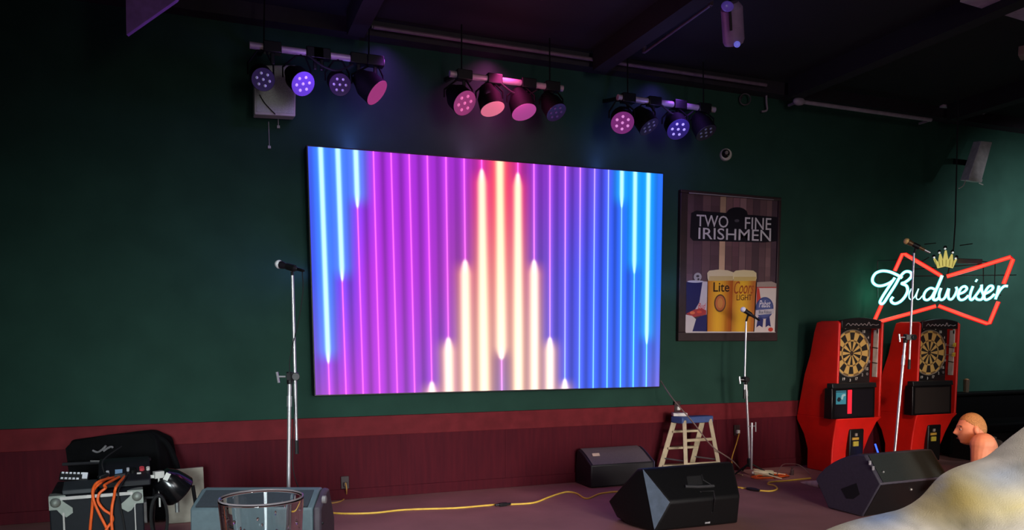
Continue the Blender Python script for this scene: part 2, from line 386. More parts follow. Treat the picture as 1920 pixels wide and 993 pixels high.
# glasses
def glass_p(xa, xb, xc, xd, dark, mid_, lite):
    lay[0] += 1; N = 14
    for k in range(N):
        f0, f1 = k/N, (k+1)/N
        def cx_(f):
            a = abs(f-.42)*2; return mixc(lite, dark, a**1.6)
        P = [p3(*pu(xd+(xc-xd)*f0, 874)), p3(*pu(xd+(xc-xd)*f1, 874)), p3(*pu(xa+(xb-xa)*f1, 572)), p3(*pu(xa+(xb-xa)*f0, 572))]
        bv = m._add(P, [(0, 1, 2, 3)], 0, cx_((f0+f1)/2))
glass_p(234, 378, 372, 236, (176, 88, 28), None, (238, 178, 50)); glass_p(378, 513, 506, 374, (190, 110, 50), None, (240, 186, 50))
q([(228, 530), (240, 516), (290, 510), (345, 514), (378, 526), (382, 550), (376, 574), (236, 576), (230, 560)], (214, 196, 160)); q([(374, 530), (392, 516), (440, 512), (495, 516), (514, 530), (516, 560), (512, 576), (380, 576)], (220, 202, 156))
q([(240, 548), (376, 548), (376, 574), (236, 576)], (198, 172, 120)); q([(382, 552), (513, 552), (512, 576), (380, 576)], (206, 178, 110))
txt('Lite', 264, 584, 356, 640, (60, 34, 24), 0, .012); ell(304, 706, 34, 52, (104, 70, 50)); ell(304, 706, 27, 44, (196, 108, 62)); ell(304, 706, 15, 30, (206, 136, 70))
txt('Coors', 382, 578, 500, 652, (176, 84, 40), .35, .006); txt('LIGHT', 398, 656, 488, 690, (112, 62, 34), 0, .004)
# right can
q([(516, 584), (604, 580), (634, 592), (634, 616), (516, 616)], (168, 148, 140)); q([(516, 614), (634, 614), (632, 876), (508, 876)], (222, 206, 200)); q([(514, 612), (634, 612), (634, 618), (514, 618)], (196, 44, 46))
q([(516, 618), (530, 620), (542, 690), (516, 722)], (206, 70, 56)); q([(528, 786), (560, 800), (556, 850), (536, 838), (518, 850)], (48, 52, 108)); q([(575, 800), (596, 786), (606, 846), (590, 838), (574, 850)], (48, 52, 108))
ell(565, 735, 54, 64, (66, 74, 128)); ell(565, 735, 46, 56, (84, 94, 148)); txt('Pabst', 530, 690, 600, 732, (226, 220, 226), .25, .012)
q([(512, 748), (622, 740), (622, 768), (512, 778)], (206, 198, 204)); txt('Blue Ribbon', 530, 750, 606, 768, (60, 60, 90), .0, .004); ell(604, 862, 15, 12, (206, 60, 44))
q([(109, 871), (634, 876), (634, 880), (109, 880)], (206, 196, 196))
q([(114, 68), (600, 106), (600, 109), (114, 73)], (150, 140, 146))
m.build('print', vmat('poster_print', .35), post, flat=True)

# ------------------------------------------------------------------ neon sign
NC = Y(1770, 540, 5.95); nn = V((-NC.x, -NC.y, 0)).normalized()
def N(cx, cy, o=0.): return PL(1600+cx*.2216, 420+cy*.2216, NC+nn*o, nn)
def neon_mat(name, core, edge, k):  # edge colour on the thickened tube stands in for the glow around it
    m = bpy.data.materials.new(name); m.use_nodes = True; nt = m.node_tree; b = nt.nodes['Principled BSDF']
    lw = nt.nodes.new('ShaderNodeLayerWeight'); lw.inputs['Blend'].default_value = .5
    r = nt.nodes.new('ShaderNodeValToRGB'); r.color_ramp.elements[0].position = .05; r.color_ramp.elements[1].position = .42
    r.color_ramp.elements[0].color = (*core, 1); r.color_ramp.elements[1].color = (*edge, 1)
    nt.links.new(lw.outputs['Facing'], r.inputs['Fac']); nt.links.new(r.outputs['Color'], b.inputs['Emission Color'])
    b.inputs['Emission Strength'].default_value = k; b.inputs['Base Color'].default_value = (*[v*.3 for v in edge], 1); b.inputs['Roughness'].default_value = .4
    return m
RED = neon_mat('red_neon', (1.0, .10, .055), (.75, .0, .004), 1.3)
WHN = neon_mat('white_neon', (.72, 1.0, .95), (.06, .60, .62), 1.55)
sign = thing('neon_sign', 'bow-tie neon sign with red outline, glowing white script and a small yellow crown', 'neon sign', (NC.x, NC.y, NC.z))
m = MB(); r_ = .021
for st in ([(240, 680), (180, 812), (205, 830), (460, 760), (700, 692)], [(720, 690), (930, 770), (1130, 840), (1152, 838), (1228, 655)], [(1272, 505), (1350, 300), (1330, 278), (1060, 362), (790, 442)], [(745, 438), (600, 350), (440, 255), (415, 253), (350, 395)]):
    pts = [N(*p) for p in st]; fin = []
    for k, p in enumerate(pts):       # keep corners tight
        fin.append(p)
    m.tube(fin, r_, 10)
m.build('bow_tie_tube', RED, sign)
m = MB()
def S_(pts, r=.0165, o=.03): m.curve([N(*p, o) for p in pts], r, 8, 6)
S_([(415, 455), (360, 424), (300, 401), (240, 396), (190, 415), (164, 455), (166, 492), (198, 518), (245, 520), (300, 500), (330, 480)])
S_([(352, 452), (300, 530), (250, 608), (226, 655), (235, 672), (258, 664), (300, 600), (352, 520), (392, 450), (430, 408), (462, 400), (488, 412), (492, 440), (470, 468), (436, 492), (410, 502), (448, 520), (460, 552), (452, 586), (428, 625), (394, 657), (354, 672), (326, 660), (320, 638), (338, 614)])
S_([(492, 545), (474, 585), (472, 622), (490, 637), (520, 612), (552, 545)], .007); S_([(552, 545), (536, 595), (534, 628), (556, 636), (585, 605)], .007)
S_([(690, 552), (655, 540), (617, 562), (597, 600), (602, 634), (630, 640), (664, 612), (690, 565)], .0145); S_([(752, 434), (716, 520), (682, 600), (678, 634), (700, 640), (722, 622)])
S_([(742, 540), (726, 590), (728, 628), (748, 640), (776, 618), (806, 545), (802, 595), (808, 630), (832, 634), (860, 598), (876, 555), (868, 530)], .0145)
S_([(890, 592), (935, 574), (960, 546), (944, 526), (914, 538), (892, 578), (888, 616), (906, 640), (940, 634), (975, 602)], .0145)
S_([(1012, 524), (992, 580), (986, 625), (1002, 640), (1032, 608), (1080, 540), (1084, 512), (1086, 560), (1100, 602), (1084, 636), (1050, 636), (1036, 620)], .0145); S_([(1048, 466), (1034, 488)], .011)
S_([(1110, 592), (1152, 570), (1180, 544), (1174, 522), (1146, 528), (1116, 572), (1106, 616), (1122, 640), (1160, 624), (1196, 590)], .0145)
S_([(1232, 520), (1216, 590), (1202, 636)], .0145); S_([(1206, 620), (1240, 560), (1274, 526), (1308, 524)], .0145)
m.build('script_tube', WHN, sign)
GOLD = mat('crown_yellow', (232, 222, 130), .5, em=.55, emc=(228, 214, 110), var=0)
m = MB()
bot_ = [(712, 372), (780, 358), (840, 372)]
crown = [(712, 374), (676, 296), (690, 285), (715, 320), (728, 252), (742, 250), (758, 300), (774, 222), (790, 222), (804, 300), (828, 254), (842, 254), (846, 318), (866, 288), (878, 298), (842, 374), (778, 358)]
m.prism([N(*p, .06) for p in crown], [N(*p, .035) for p in crown]); cr_ = m.build('crown', GOLD, sign)
for cx_, cy_ in ((682, 272), (728, 232), (777, 196), (838, 232), (872, 278)):
    m = MB(); m.ball(N(cx_, cy_, .04), .018, seg=10, rings=8); m.build('crown_bead', mat('bead_black', (16, 18, 16), .4), cr_)
for cx_, cy_ in ((684, 282), (728, 242), (777, 208), (842, 240), (866, 290)):
    m = MB(); m.ball(N(cx_, cy_, .058), .010, seg=8, rings=6); m.build('crown_pearl', mat('pearl_white', (240, 245, 240), .4, em=.6), cr_)
m = MB()
for k in range(6): m.tube([N(706+k*26, 352-abs(k-2.5)*-4, .064), N(690+k*32, 300, .064)], .0025, 6)
m.build('crown_ribs', mat('crown_line', (150, 140, 70), .5), cr_)
m = MB(); o_ = -.04
for a, b_ in (((205, 310), (500, 300)), ((500, 440), (1380, 430)), ((205, 310), (205, 620)), ((880, 290), (1200, 330)), ((1200, 330), (1195, 510)), ((520, 380), (1200, 330)), ((540, 340), (640, 280)), ((600, 170), (700, 160)), ((900, 180), (1010, 165)), ((500, 620), (1250, 600)), ((770, 430), (760, 700)), ((1100, 340), (1100, 620))):
    m.tube([N(*a, o_), N(*b_, o_)], .005, 6)
for a in ((500, 440), (1100, 440), (300, 600), (1100, 600), (760, 690), (1200, 500)): m.tube([N(*a, o_), N(*a, .0)], .004, 6)
m.build('grid_frame', BLACKM, sign)
m = MB(); c = N(1000, 310, -.07); m.bar(N(880, 310, -.06), N(1090, 318, -.06), .05, .05); m.build('transformer', mat('transformer_grey', (70, 72, 72), .5), sign, bev=.005)
m = MB()
top = N(862, -560, -.04); top.z = CEIL-.02
m.tube([N(800, 420, -.04), N(848, 200, -.04), N(862, 0, -.04), top], .007, 6); m.build('hanging_cord', RUBBER, sign)

# ------------------------------------------------------------------ stage lights
def light_bar(x0, y0, x1, y1, yy, label, marks, group):
    a, b_ = Y(x0, y0, yy), Y(x1, y1, yy); b_.z = a.z = (a.z+b_.z)/2
    t = thing('lighting_bar', label, 'light bar', ((a.x+b_.x)/2, yy, a.z), group=None)
    m = MB(); m.tube([a, b_], .026, 14); m.build('pipe', mat('bar_tube', (176, 160, 166), .35, .2), t)
    for f in marks:
        p = a.lerp(b_, f); m = MB(); m.box(p, (.13, .075, .08)); m.bar(p, p-V((0, 0, .12)), .03, .012); m.build('clamp', BLACKM, t, bev=.006)  # black clamps made wide, also standing for unlit stretches of pipe
    for f in (.1, .88):
        p = a.lerp(b_, f); m = MB(); m.bar(p+V((0, .02, .02)), V((p.x, D, p.z+.1)), .03, .03); m.tube([p, V((p.x+.02, yy+.05, CEIL-.03))], .006, 6); m.build('bracket', BLACKM, t)
    m = MB(); p = a.lerp(b_, .42); q_ = a.lerp(b_, .75)
    m.curve([p+V((0, -.03, -.03)), p.lerp(q_, .3)+V((0, -.05, -.10)), p.lerp(q_, .65)+V((0, -.05, -.12)), q_+V((0, -.03, -.05))], .008, 6); m.build('power_cable', RUBBER, t)
    return a, b_
YL = 6.23
LAMPB = mat('lamp_black', (7, 7, 8), .75, spec=.15)
bars = [light_bar(468, 84, 720, 118, YL, 'lighting bar over the screen end nearest the grey wall speaker', (.16, .47, .52, .80, .93), ''),
        light_bar(843, 136, 1055, 168, YL, 'middle lighting bar with four pink stage lamps above the screen', (.12, .38, .68, .9), ''),
        light_bar(1158, 181, 1340, 207, YL, 'lighting bar nearest the framed beer poster', (.1, .36, .62, .88), '')]
cans = [  # px, py, semi-major px, minor/major, major axis angle (deg, up-right), face, led, emission, label
    (493, 148, 21, .95, 30, (52, 44, 96), (200, 200, 235), .10, 'dark blue round stage lamp in front of the grey wall speaker', 0),
    (567, 156, 23, .82, 50, (104, 62, 214), (190, 160, 255), .85, 'bright violet round stage lamp beside the grey wall speaker', 0),
    (637, 158, 20, .95, 40, (44, 30, 56), (176, 170, 190), .03, 'unlit stage lamp with seven lenses, between a violet and a narrow pink lamp', 0),
    (705, 172, 26, .42, 52, (206, 62, 142), (220, 100, 170), .85, 'pink stage lamp turned nearly edge-on, at the end of its bar', 0),
    (870, 192, 24, .74, 50, (178, 66, 134), (225, 120, 180), .7, 'dusky pink stage lamp with seven visible lenses on the middle bar', 1),
    (923, 202, 23, .52, 18, (246, 134, 150), (255, 160, 170), .95, 'palest salmon-pink stage lamp above the screen centre', 1),
    (982, 208, 23.5, .57, 20, (192, 76, 156), (205, 100, 180), .8, 'mauve-pink lensless-looking stage lamp beside the salmon one', 1),
    (1042, 209, 20, .62, 35, (56, 34, 84), (90, 70, 130), .08, 'dim purple stage lamp at the dark end of the middle bar', 1),
    (1167, 229, 21.5, .9, 10, (152, 44, 140), (230, 150, 220), .75, 'magenta round stage lamp with seven white lenses', 2),
    (1216, 236, 20, .48, 38, (30, 28, 44), (110, 108, 130), .02, 'unlit stage lamp right beside the magenta one, tilted away', 2),
    (1271, 241, 21.5, .78, 30, (44, 32, 110), (215, 205, 255), .3, 'deep blue stage lamp with bright lenses between two unlit lamps', 2),
    (1323, 247, 20, .5, 30, (30, 28, 40), (100, 102, 118), .02, 'unlit stage lamp nearest the poster, last on its bar', 2)]
for i, (px, py, rp, ra, ang, fc, lc, em, lab, bi) in enumerate(cans):
    c = Y(px, py, YL-.06); R_ = rp*dep(c)/F
    a, b_ = bars[bi]
    toc = (EYEP-c).normalized(); rx = toc.cross(V((0, 0, 1))).normalized()*-1; uy = toc.cross(rx).normalized()
    if uy.z < 0: uy = -uy
    # rx to image right
    if rx.dot(Rt) < 0: rx = -rx
    th = math.radians(ang); mj = rx*math.cos(th)+uy*math.sin(th); mn = rx*math.sin(th)-uy*math.cos(th)   # minor axis, pointing down-right
    nrm = toc*ra+mn*math.sqrt(max(0, 1-ra*ra))
    M = frame(c, nrm, mj)
    pivot = c-nrm*.09
    t = thing('stage_lamp', lab, 'stage light', pivot)
    m = MB(); m.lathe([(.02, -.20), (R_*.55, -.195), (R_*.72, -.15), (R_*.97, -.10), (R_*1.0, -.02), (R_*1.03, 0), (R_*1.03, .012), (R_*.93, .012), (R_*.92, -.004)], M, 28)
    m.build('housing', LAMPB, t)
    m = MB(); m.lathe([(R_*.80, .010), (R_*1.0, .014), (R_*1.02, .008)], M, 28); m.build('rim', mat('lamp_rim_%d' % i, mixc(fc, (70, 60, 80), .35), .4, em=em*.7, emc=mixc(fc, (80, 60, 90), .3), var=0), t)
    m = MB(); m.lathe([(0.0005, .006), (R_*.9, .006)], M, 28); lens = m.build('lens', mat('lamp_face_%d' % i, fc, .35, em=em, emc=fc, var=0), t)
    lm = mat('lamp_led_%d' % i, lc, .15, em=max(.12, em*.9), emc=lc, var=0)  # lenses of unlit lamps get a faint glow in place of glints
    pos = [(0, 0)]+[(R_*.56*math.cos(k*PI/3+.3), R_*.56*math.sin(k*PI/3+.3)) for k in range(6)]
    for (lx, ly) in pos:
        if i in (3, 5, 6): continue
        m = MB(); m.lathe([(R_*.13, .006), (R_*.12, .014), (R_*.05, .018), (.0004, .018)], M @ Matrix.Translation((lx, ly, 0)), 10); m.build('led', lm, lens)
    m = MB(); top = V((c.x-.0, YL, a.z-.03)); s1 = M @ V((0, R_*1.08, -.07)); s2 = M @ V((0, -R_*1.08, -.07))
    s1, s2 = pivot+rx*R_*1.1, pivot-rx*R_*1.1
    hi = V((0, 0, max(.05, (top.z-pivot.z)-.06)))
    m.tube([s1, s1+hi*.7, top+rx*.03, top-rx*.03, s2+hi*.7, s2], .007, 6); m.tube([top, top+V((0, 0, .03))], .012, 8)
    m.build('yoke', LAMPB, t)

# ------------------------------------------------------------------ wall and ceiling fixtures
ysp = D-.22
t = thing('wall_speaker', 'boxy pale grey loudspeaker on the wall behind the first lighting bar', 'speaker', (Y(516, 190, ysp).x, D, 3.2))
a, b_, c, d_ = Y(477, 122, ysp+.1), Y(555, 122, ysp+.1), Y(554, 218, ysp), Y(477, 214, ysp)
m = MB(); m.prism([a, b_, c, d_], [p+V((0, .18, .02)) for p in (a, b_, c, d_)]); m.build('cabinet', mat('speaker_grey', (205, 202, 200), .6, var=.06), t, bev=.008)
m = MB(); ce = (a+b_+c+d_)/4; ins = [ce+(p-ce)*.9+V((0, -.006, 0)) for p in (a, b_, c, d_)]
m.prism(ins, [p+V((0, .01, 0)) for p in ins]); m.build('grille', grille_mat('speaker_cloth', (200, 206, 200), 260), t)
m = MB(); m.box((ce.x, D-.02, ce.z), (.08, .05, .2)); m.build('bracket', BLACKM, t)
m = MB(); m.curve([a.lerp(d_, .62)+(b_-a)*.12+V((0, -.014, 0)), a.lerp(d_, .8)+(b_-a)*.25+V((0, -.014, 0)), d_+(c-d_)*.5+V((0, -.014, .004))], .004, 6); m.build('wire', RUBBER, t)
# small fittings under the speaker
for px, py in ((522, 238), (505, 276)):
    p = Y(px, py, D-.012); m = MB(); m.box(p, (.022, .024, .02)); m.tube([p, p+V((0, 0, .2))], .003, 6)
    tag(m.build('wire_clip', mat('clip_white', (170, 170, 176), .5)), ('tiny pale wire clip on the wall directly under the grey speaker' if py < 250 else 'lower tiny wire clip on the wall beside the upper screen corner'), 'clip')
# camera dome on the wall
c = Y(1366, 288, D-.06)
t = thing('security_camera', 'small white dome camera on the wall above the framed poster', 'camera', (c.x, D, c.z))
m = MB(); M = frame(V((c.x, D, c.z)), (-.25, -1, -.1)); m.lathe([(.06, 0), (.062, .03), (.055, .045), (.046, .05)], M, 24); m.build('mount', mat('camera_white', (190, 182, 170), .5), t)
m = MB(); m.ball(M @ V((.006, .012, .048)), .042); m.build('lens_dome', mat('dome_black', (14, 14, 16), .15), t)
m = MB(); m.lathe([(.018, .07), (.018, .096), (.0005, .096)], M @ Matrix.Translation((.012, .02, 0)), 12); m.build('lens', mat('camera_lens', (120, 110, 105), .3), t)
# ring hook and pipe near the ceiling
c = Y(1397, 186, D-.05); m = MB(); M = frame(c, (-.4, -1, 0)); m.tube([M @ V((.055*math.cos(k*PI/10), .055*math.sin(k*PI/10), 0)) for k in range(20)], .007, 8, closed=True); m.bar(M @ V((0, .05, 0)), V((c.x, D, c.z+.05)), .02, .02)
tag(m.build('ring_hook', mat('dark_hook', (70, 60, 66), .5)), 'dark metal ring fixed high on the wall near the ceiling pipe', 'hook')
m = MB(); m.curve([Y(1437, 163, D-.05), Y(1437, 190, D-.05), Y(1438, 206, D-.05), Y(1428, 209, D-.04)], .010, 8)
tag(m.build('conduit_drop', mat('conduit_grey', (150, 132, 144), .5)), 'short vertical conduit stub hanging from the wall-top pipe', 'pipe')
m = MB(); pts = [Y(700, 52, D-.2), Y(980, 92, D-.2), Y(1250, 135, D-.2), Y(1437, 163, D-.2)]; z_ = pts[1].z
m.tube([V((p.x, p.y, z_)) for p in pts], .016, 8)
for p in pts: m.bar(V((p.x, p.y, z_)), V((p.x, D-.1, z_+.03)), .02, .02)
tag(m.build('conduit_pipe', mat('conduit_dark', (110, 88, 100), .5)), 'long thin conduit running along the wall top above the light bars', 'pipe')
m = MB(); a = Z(1208, 98, CEIL-.05); b_ = Z(1332, 10, CEIL-.05); m.tube([a, b_], .012, 8); m.box(a+V((0, 0, .03)), (.03, .03, .07)); m.box(b_+V((0, 0, .03)), (.03, .03, .07))
tag(m.build('ceiling_rod', mat('rod_grey', (110, 92, 104), .5)), 'slanting thin rod under the ceiling beside the hanging cylinder lamp', 'rod')
# long cable/duct edge on right ceiling
m = MB(); a, b_ = Y(1498, 190, D-.25), Y(1745, 238, D-.25); b_.z = a.z; m.tube([a, b_], .02, 8); m.ball(a, (.07, .04, .04)); m.bar(a, V((a.x, D-.1, a.z)), .02, .02); m.bar(b_, V((b_.x, D-.1, b_.z)), .02, .02)
tag(m.build('ceiling_pipe', mat('pipe_grey', (150, 132, 146), .45)), 'grey pipe along the wall top between the poster and the column speaker', 'pipe')
t = thing('ceiling_vent', 'pale flat air vent panel in the dark ceiling near the column speaker', 'vent', Z(1790, 214, CEIL))
m = MB(); Q = [Z(1722, 222, CEIL-.02), Z(1768, 199, CEIL-.02), Z(1858, 207, CEIL-.02), Z(1806, 236, CEIL-.02)]
m.prism(Q, [p+V((0, 0, .022)) for p in Q]); m.build('panel', mat('vent_grey', (190, 170, 188), .6), t)
m = MB()
for k in range(1, 8): m.bar(Q[0].lerp(Q[1], k/8)+V((0, 0, -.005)), Q[3].lerp(Q[2], k/8)+V((0, 0, -.005)), .015, .01)
m.build('slats', mat('vent_slat', (60, 52, 60), .6), t)
# hanging cylinder lamp
c0 = Y(1376, 82, 4.95); c1 = Y(1372, 16, 4.85)
t = thing('cylinder_spotlight', 'dark cylindrical spotlight hanging from the ceiling with violet glints', 'spotlight', V((c1.x, c1.y, CEIL)))
M = frame(c1, c0-c1); Lc = (c0-c1).length
m = MB(); m.lathe([(.05, -.04), (.078, 0), (.078, Lc*.9), (.068, Lc), (.06, Lc*.98)], M, 24); m.build('barrel', mat('lamp_dark', (140, 112, 150), .45, .1), t)
m = MB(); m.lathe([(.0005, Lc*.985), (.068, Lc*.985)], M, 24); m.build('lens', mat('spot_lens', (70, 60, 150), .1, em=.25, emc=(80, 70, 190)), t)
m = MB(); m.tube([M @ V((.1, 0, .12)), M @ V((.1, 0, -.05)), V((c1.x, c1.y, CEIL-.03)), M @ V((-.1, 0, -.05)), M @ V((-.1, 0, .12))], .01, 8); m.tube([V((c1.x, c1.y, CEIL-.04)), V((c1.x, c1.y, CEIL))], .03, 12); m.build('yoke', BLACKM, t)
m = MB(); m.ball(Y(1364, 12, 4.75), (.05, .03, .035)); m.build('knob', mat('knob_violet', (110, 84, 190), .3, em=.12, emc=(120, 90, 220)), t)  # glowing ball standing for the upper violet glint, no real knob
m = MB(); m.ball(Y(1382, 83, 4.88), (.026, .02, .022)); m.build('indicator', mat('indicator_violet', (120, 120, 230), .3, em=.45, emc=(120, 120, 240)), t)  # glowing ball standing for the lower violet glint
# column speaker on the right
ycs = D-.35
c = Y(1835, 303, ycs)
t = thing('column_speaker', 'slim pale column loudspeaker tilted forward high above the neon sign', 'speaker', (c.x, D, c.z))
Q = [Y(1840, 264, ycs-.02), Y(1861, 266, ycs-.02), Y(1840, 342, ycs-.12), Y(1815, 338, ycs-.12)]
m = MB(); m.prism(Q, [p+V((.05, .14, .03)) for p in Q]); m.build('cabinet', mat('column_grey', (225, 224, 226), .55), t, bev=.008)
m = MB(); Q2 = [Q[3].lerp(Q[0], .05), Q[2].lerp(Q[1], .05), Q[2], Q[3]]; m.prism([p+V((0, -.006, -.0)) for p in (Q[3], Q[2], Q[2].lerp(Q[1], .07), Q[3].lerp(Q[0], .07))], [p+V((0, .003, 0)) for p in (Q[3], Q[2], Q[2].lerp(Q[1], .07), Q[3].lerp(Q[0], .07))]); m.build('end_cap', mat('cap_white', (215, 215, 212), .5), t)
m = MB(); ce = (Q[0]+Q[2])/2; m.bar(ce+V((.04, .1, 0)), V((ce.x+.1, D, ce.z+.1)), .04, .06); m.build('bracket', BLACKM, t)
m = MB(); m.curve([Q[3]+V((0, .03, 0)), Y(1806, 348, ycs-.1), Y(1798, 353, ycs-.1)], .006, 6); m.curve([Q[2]+V((0, .03, 0)), Y(1843, 346, ycs-.1)], .006, 6); m.build('wire', WHITE, t)
# hanging violet panel, top left
m = MB(); Q = [Y(237, -60, 5.7), Y(237, 65, 5.7), Y(330, 0, 5.7), Y(400, -60, 5.7)]; Q[0].z = Q[3].z = CEIL-.002
m.prism(Q, [p+V((.01, .03, 0)) for p in Q]); tag(m.build('hanging_drape', mat('violet_cloth', (158, 112, 205), .8)), 'violet triangular drape hanging from the ceiling in the upper corner', 'drape')
m = MB(); a, b_ = Z(50, 51, CEIL-.015), Z(200, 34, CEIL-.015); m.tube([a, b_], .015, 8)
tag(m.build('ceiling_conduit', mat('rod_dim', (190, 184, 192), .5)), 'thin grey conduit on the ceiling to the left of the violet drape', 'rod')
# duct top right
m = MB(); a, b_ = Z(1800, 4, CEIL-.12), Z(1935, 44, CEIL-.12); dv = V((.5, -.7, 0)); m.prism([a, b_, b_+dv, a+dv], [p+V((0, 0, .12)) for p in (a, b_, b_+dv, a+dv)])
tag(m.build('ceiling_duct', mat('duct_grey', (170, 152, 168), .6)), 'grey flat duct section crossing the ceiling in the far upper corner', 'duct')
t = thing('exit_box', 'small tan box fixture at the frame edge under the ceiling duct', 'fixture', Y(1922, 90, 5.0))
m = MB(); p = Y(1924, 92, 5.0); m.box(p, (.16, .1, .14), rotz(.5)); m.build('housing', mat('tan_box', (150, 128, 110), .6), t, bev=.01)
m = MB(); m.tube([p, V((p.x, p.y, CEIL))], .012, 8); m.build('stem', BLACKM, t)

# ------------------------------------------------------------------ electronic dart machines
REDP = mat('red_cabinet', (222, 26, 14), .45, var=.1, scale=6)
YF = 6.08; XA = Y(1572, 650, YF).x; XB = Y(1657, 640, YF).x
def sx(px, py): p = X(px, py, XA); return p.y, p.z
prof_back = [sx(*p) for p in ((1531, 604), (1526, 622), (1518, 665), (1508, 700), (1494, 738), (1488, 756), (1487, 792), (1492, 802), (1503, 828), (1509, 850), (1511, 877))]
prof_back = [(min(y, D-.035), z) for y, z in prof_back]
zt_ = Y(1573, 601, YF).z
def numerals(m, cx, cz, yb, R, col):
    order = [20, 1, 18, 4, 13, 6, 10, 15, 2, 17, 3, 19, 7, 16, 8, 11, 14, 9, 12, 5]
    for k, n_ in enumerate(order):
        a = 2*PI*k/20; vv, ff = text_geo(str(n_), 0, .03, 2)
        w = .034 if n_ > 9 else .018; h = .030; x0 = cx+math.sin(a)*R; z0 = cz+math.cos(a)*R
        m._add([V((x0+(u-.5)*w, yb, z0+(v-.5)*h)) for u, v in vv], ff, 0, col)
def dart_machine(dx, label, lit):
    off_ = V((dx, 0, 0))
    t = thing('dart_machine', label, 'dart machine', (XA+.3+dx, YF+.3, 0), group='electronic dart machines by the wall')
    ztop = zt_; zs = Y(1559, 730, YF).z; zm = Y(1557, 786, YF).z
    # side wings: closed outlines in the y-z plane, extruded in x
    zbase = prof_back[-2][1]
    front_up = [(YF, zs+.03), (YF, ztop-.02), (YF+.03, ztop)]
    back_up = [(y, z) for y, z in prof_back if z > zs-.05]
    wing = front_up+[(prof_back[0][0]-.06, ztop+.005)]+back_up+[(prof_back[6][0], zm), (YF-.0, zm), (YF-.0, zs)]
    wt = .03
    def ex(out, x0, x1, mb): mb.prism([V((x0, y, z))+off_ for y, z in out], [V((x1, y, z))+off_ for y, z in out])
    m = MB(); ex(wing, XA, XA+wt, m); m.build('side_panel', REDP, t, bev=.012, seg=3)
    m = MB(); ex(wing, XB-wt, XB, m); m.build('side_panel', REDP, t, bev=.012, seg=3)
    m = MB(); core = [(YF+.19, zm), (YF+.19, ztop-.01)]+[(y-.01, z) for y, z in back_up]+[(prof_back[6][0]-.01, zm)]
    ex(core, XA+wt, XB-wt, m); m.build('cabinet', REDP, t)
    # lower cabinet: narrows towards the foot
    low = [(y, z) for y, z in prof_back if z < zm+.01]
    rows = [(zm+.005, YF-.02, prof_back[6][0], XA-.005, XB-.0), (zm-.05, YF-.0, prof_back[7][0], XA, XB-.05), (zm-.2, YF+.03, prof_back[8][0]-.02, XA+.005, XB-.11), (zm-.35, YF+.05, prof_back[9][0]-.02, XA+.01, XB-.16), (0.0, YF+.05, prof_back[10][0], XA+.01, XB-.17)]
    vs = []; fs = []
    for z, yf, yb, x0, x1 in rows: vs += [V((x0, yf, z))+off_, V((x1, yf, z))+off_, V((x1, yb, z))+off_, V((x0, yb, z))+off_]
    for i in range(len(rows)-1):
        for k in range(4): fs.append((i*4+k, i*4+(k+1) % 4, (i+1)*4+(k+1) % 4, (i+1)*4+k))
    fs += [(0, 1, 2, 3), tuple(len(vs)-4+k for k in range(4))]
    m = MB(); m._add(vs, fs); m.build('base', REDP, t, bev=.012, seg=3)
    # recessed board panel + header
    m = MB(); yb = YF+.14
    m.box(V(((XA+XB)/2, yb+.02, (zs+ztop)/2))+off_, (XB-XA-2*wt-.002, .045, ztop-zs-.005)); m.build('board_panel', BLACK, t)
    m = MB(); n_ = 14; hx0, hx1 = XA+wt, XB-wt-.02
    arc = [(hx0+(hx1-hx0)*k/n_, ztop+.005+.03*math.sin(PI*k/n_)) for k in range(n_+1)]
    o1 = [V((x, YF-.005, z))+off_ for x, z in arc]+[V((hx1, YF-.005, ztop-.075))+off_, V((hx0, YF-.005, ztop-.075))+off_]
    m.prism(o1, [p+V((0, .05, 0)) for p in o1]); hd = m.build('header', mat('header_black', (26, 22, 24), .35), t, bev=.006)
    m = MB(); pts = [(.1, .3), (.16, .62), (.22, .3), (.27, .55), (.33, .35), (.36, .6), (.42, .32), (.48, .58), (.52, .34), (.57, .56), (.63, .35), (.68, .78), (.72, .34), (.78, .5), (.86, .38), (.93, .5)]
    m.curve([V((hx0+(hx1-hx0)*a, YF-.007, ztop-.07+.075*b2))+off_ for a, b2 in pts], .004, 6); m.build('header_script', mat('script_grey', (140, 128, 128), .5), hd)
    # board
    cb = Y(1596.5, 662, yb-.008)+off_; RB = 43*dep(cb-off_)/F
    m = MB(); rings = [(0, .05, 'b'), (.05, .1, 'd'), (.1, .52, 's'), (.52, .58, 't'), (.58, .92, 's'), (.92, 1.0, 't')]
    tan, dk = (206, 166, 92), (24, 18, 16)
    for k in range(20):
        for ri, (r0, r1, kind) in enumerate(rings):
            a0, a1 = 2*PI*(k-.5)/20, 2*PI*(k+.5)/20
            dark = (k % 2 == 0)
            if kind == 'b': colr = (60, 30, 20)
            elif kind == 'd': colr = dk
            elif kind == 't': colr = tan if dark else (120, 90, 50)
            else: colr = dk if dark else tan
            if kind == 's' and dark and ri == 4: r0, r1 = .60, .9
            P = []
            for rr, aa in ((r0, a0), (r1, a0), (r1, (a0+a1)/2), (r1, a1), (r0, a1)): P.append(V((cb.x+math.sin(aa)*rr*RB, cb.y-.004, cb.z+math.cos(aa)*rr*RB)))
            m._add(P, [tuple(range(5))] if r0 > 0 else [(0, 1, 2, 3)], 0, colr)
    m._add([V((cb.x+math.sin(2*PI*k/40)*RB, cb.y-.002, cb.z+math.cos(2*PI*k/40)*RB)) for k in range(40)], [tuple(range(40))], 0, (120, 92, 54))
    bd = m.build('dartboard', vmat('dartboard_colours', .6), t, flat=True)
    m = MB(); m.tube([V((cb.x+math.sin(2*PI*k/40)*RB*1.02, cb.y-.004, cb.z+math.cos(2*PI*k/40)*RB*1.02)) for k in range(40)], .006, 8, closed=True); m.build('board_ring', mat('ring_grey', (128, 116, 104), .4), bd)
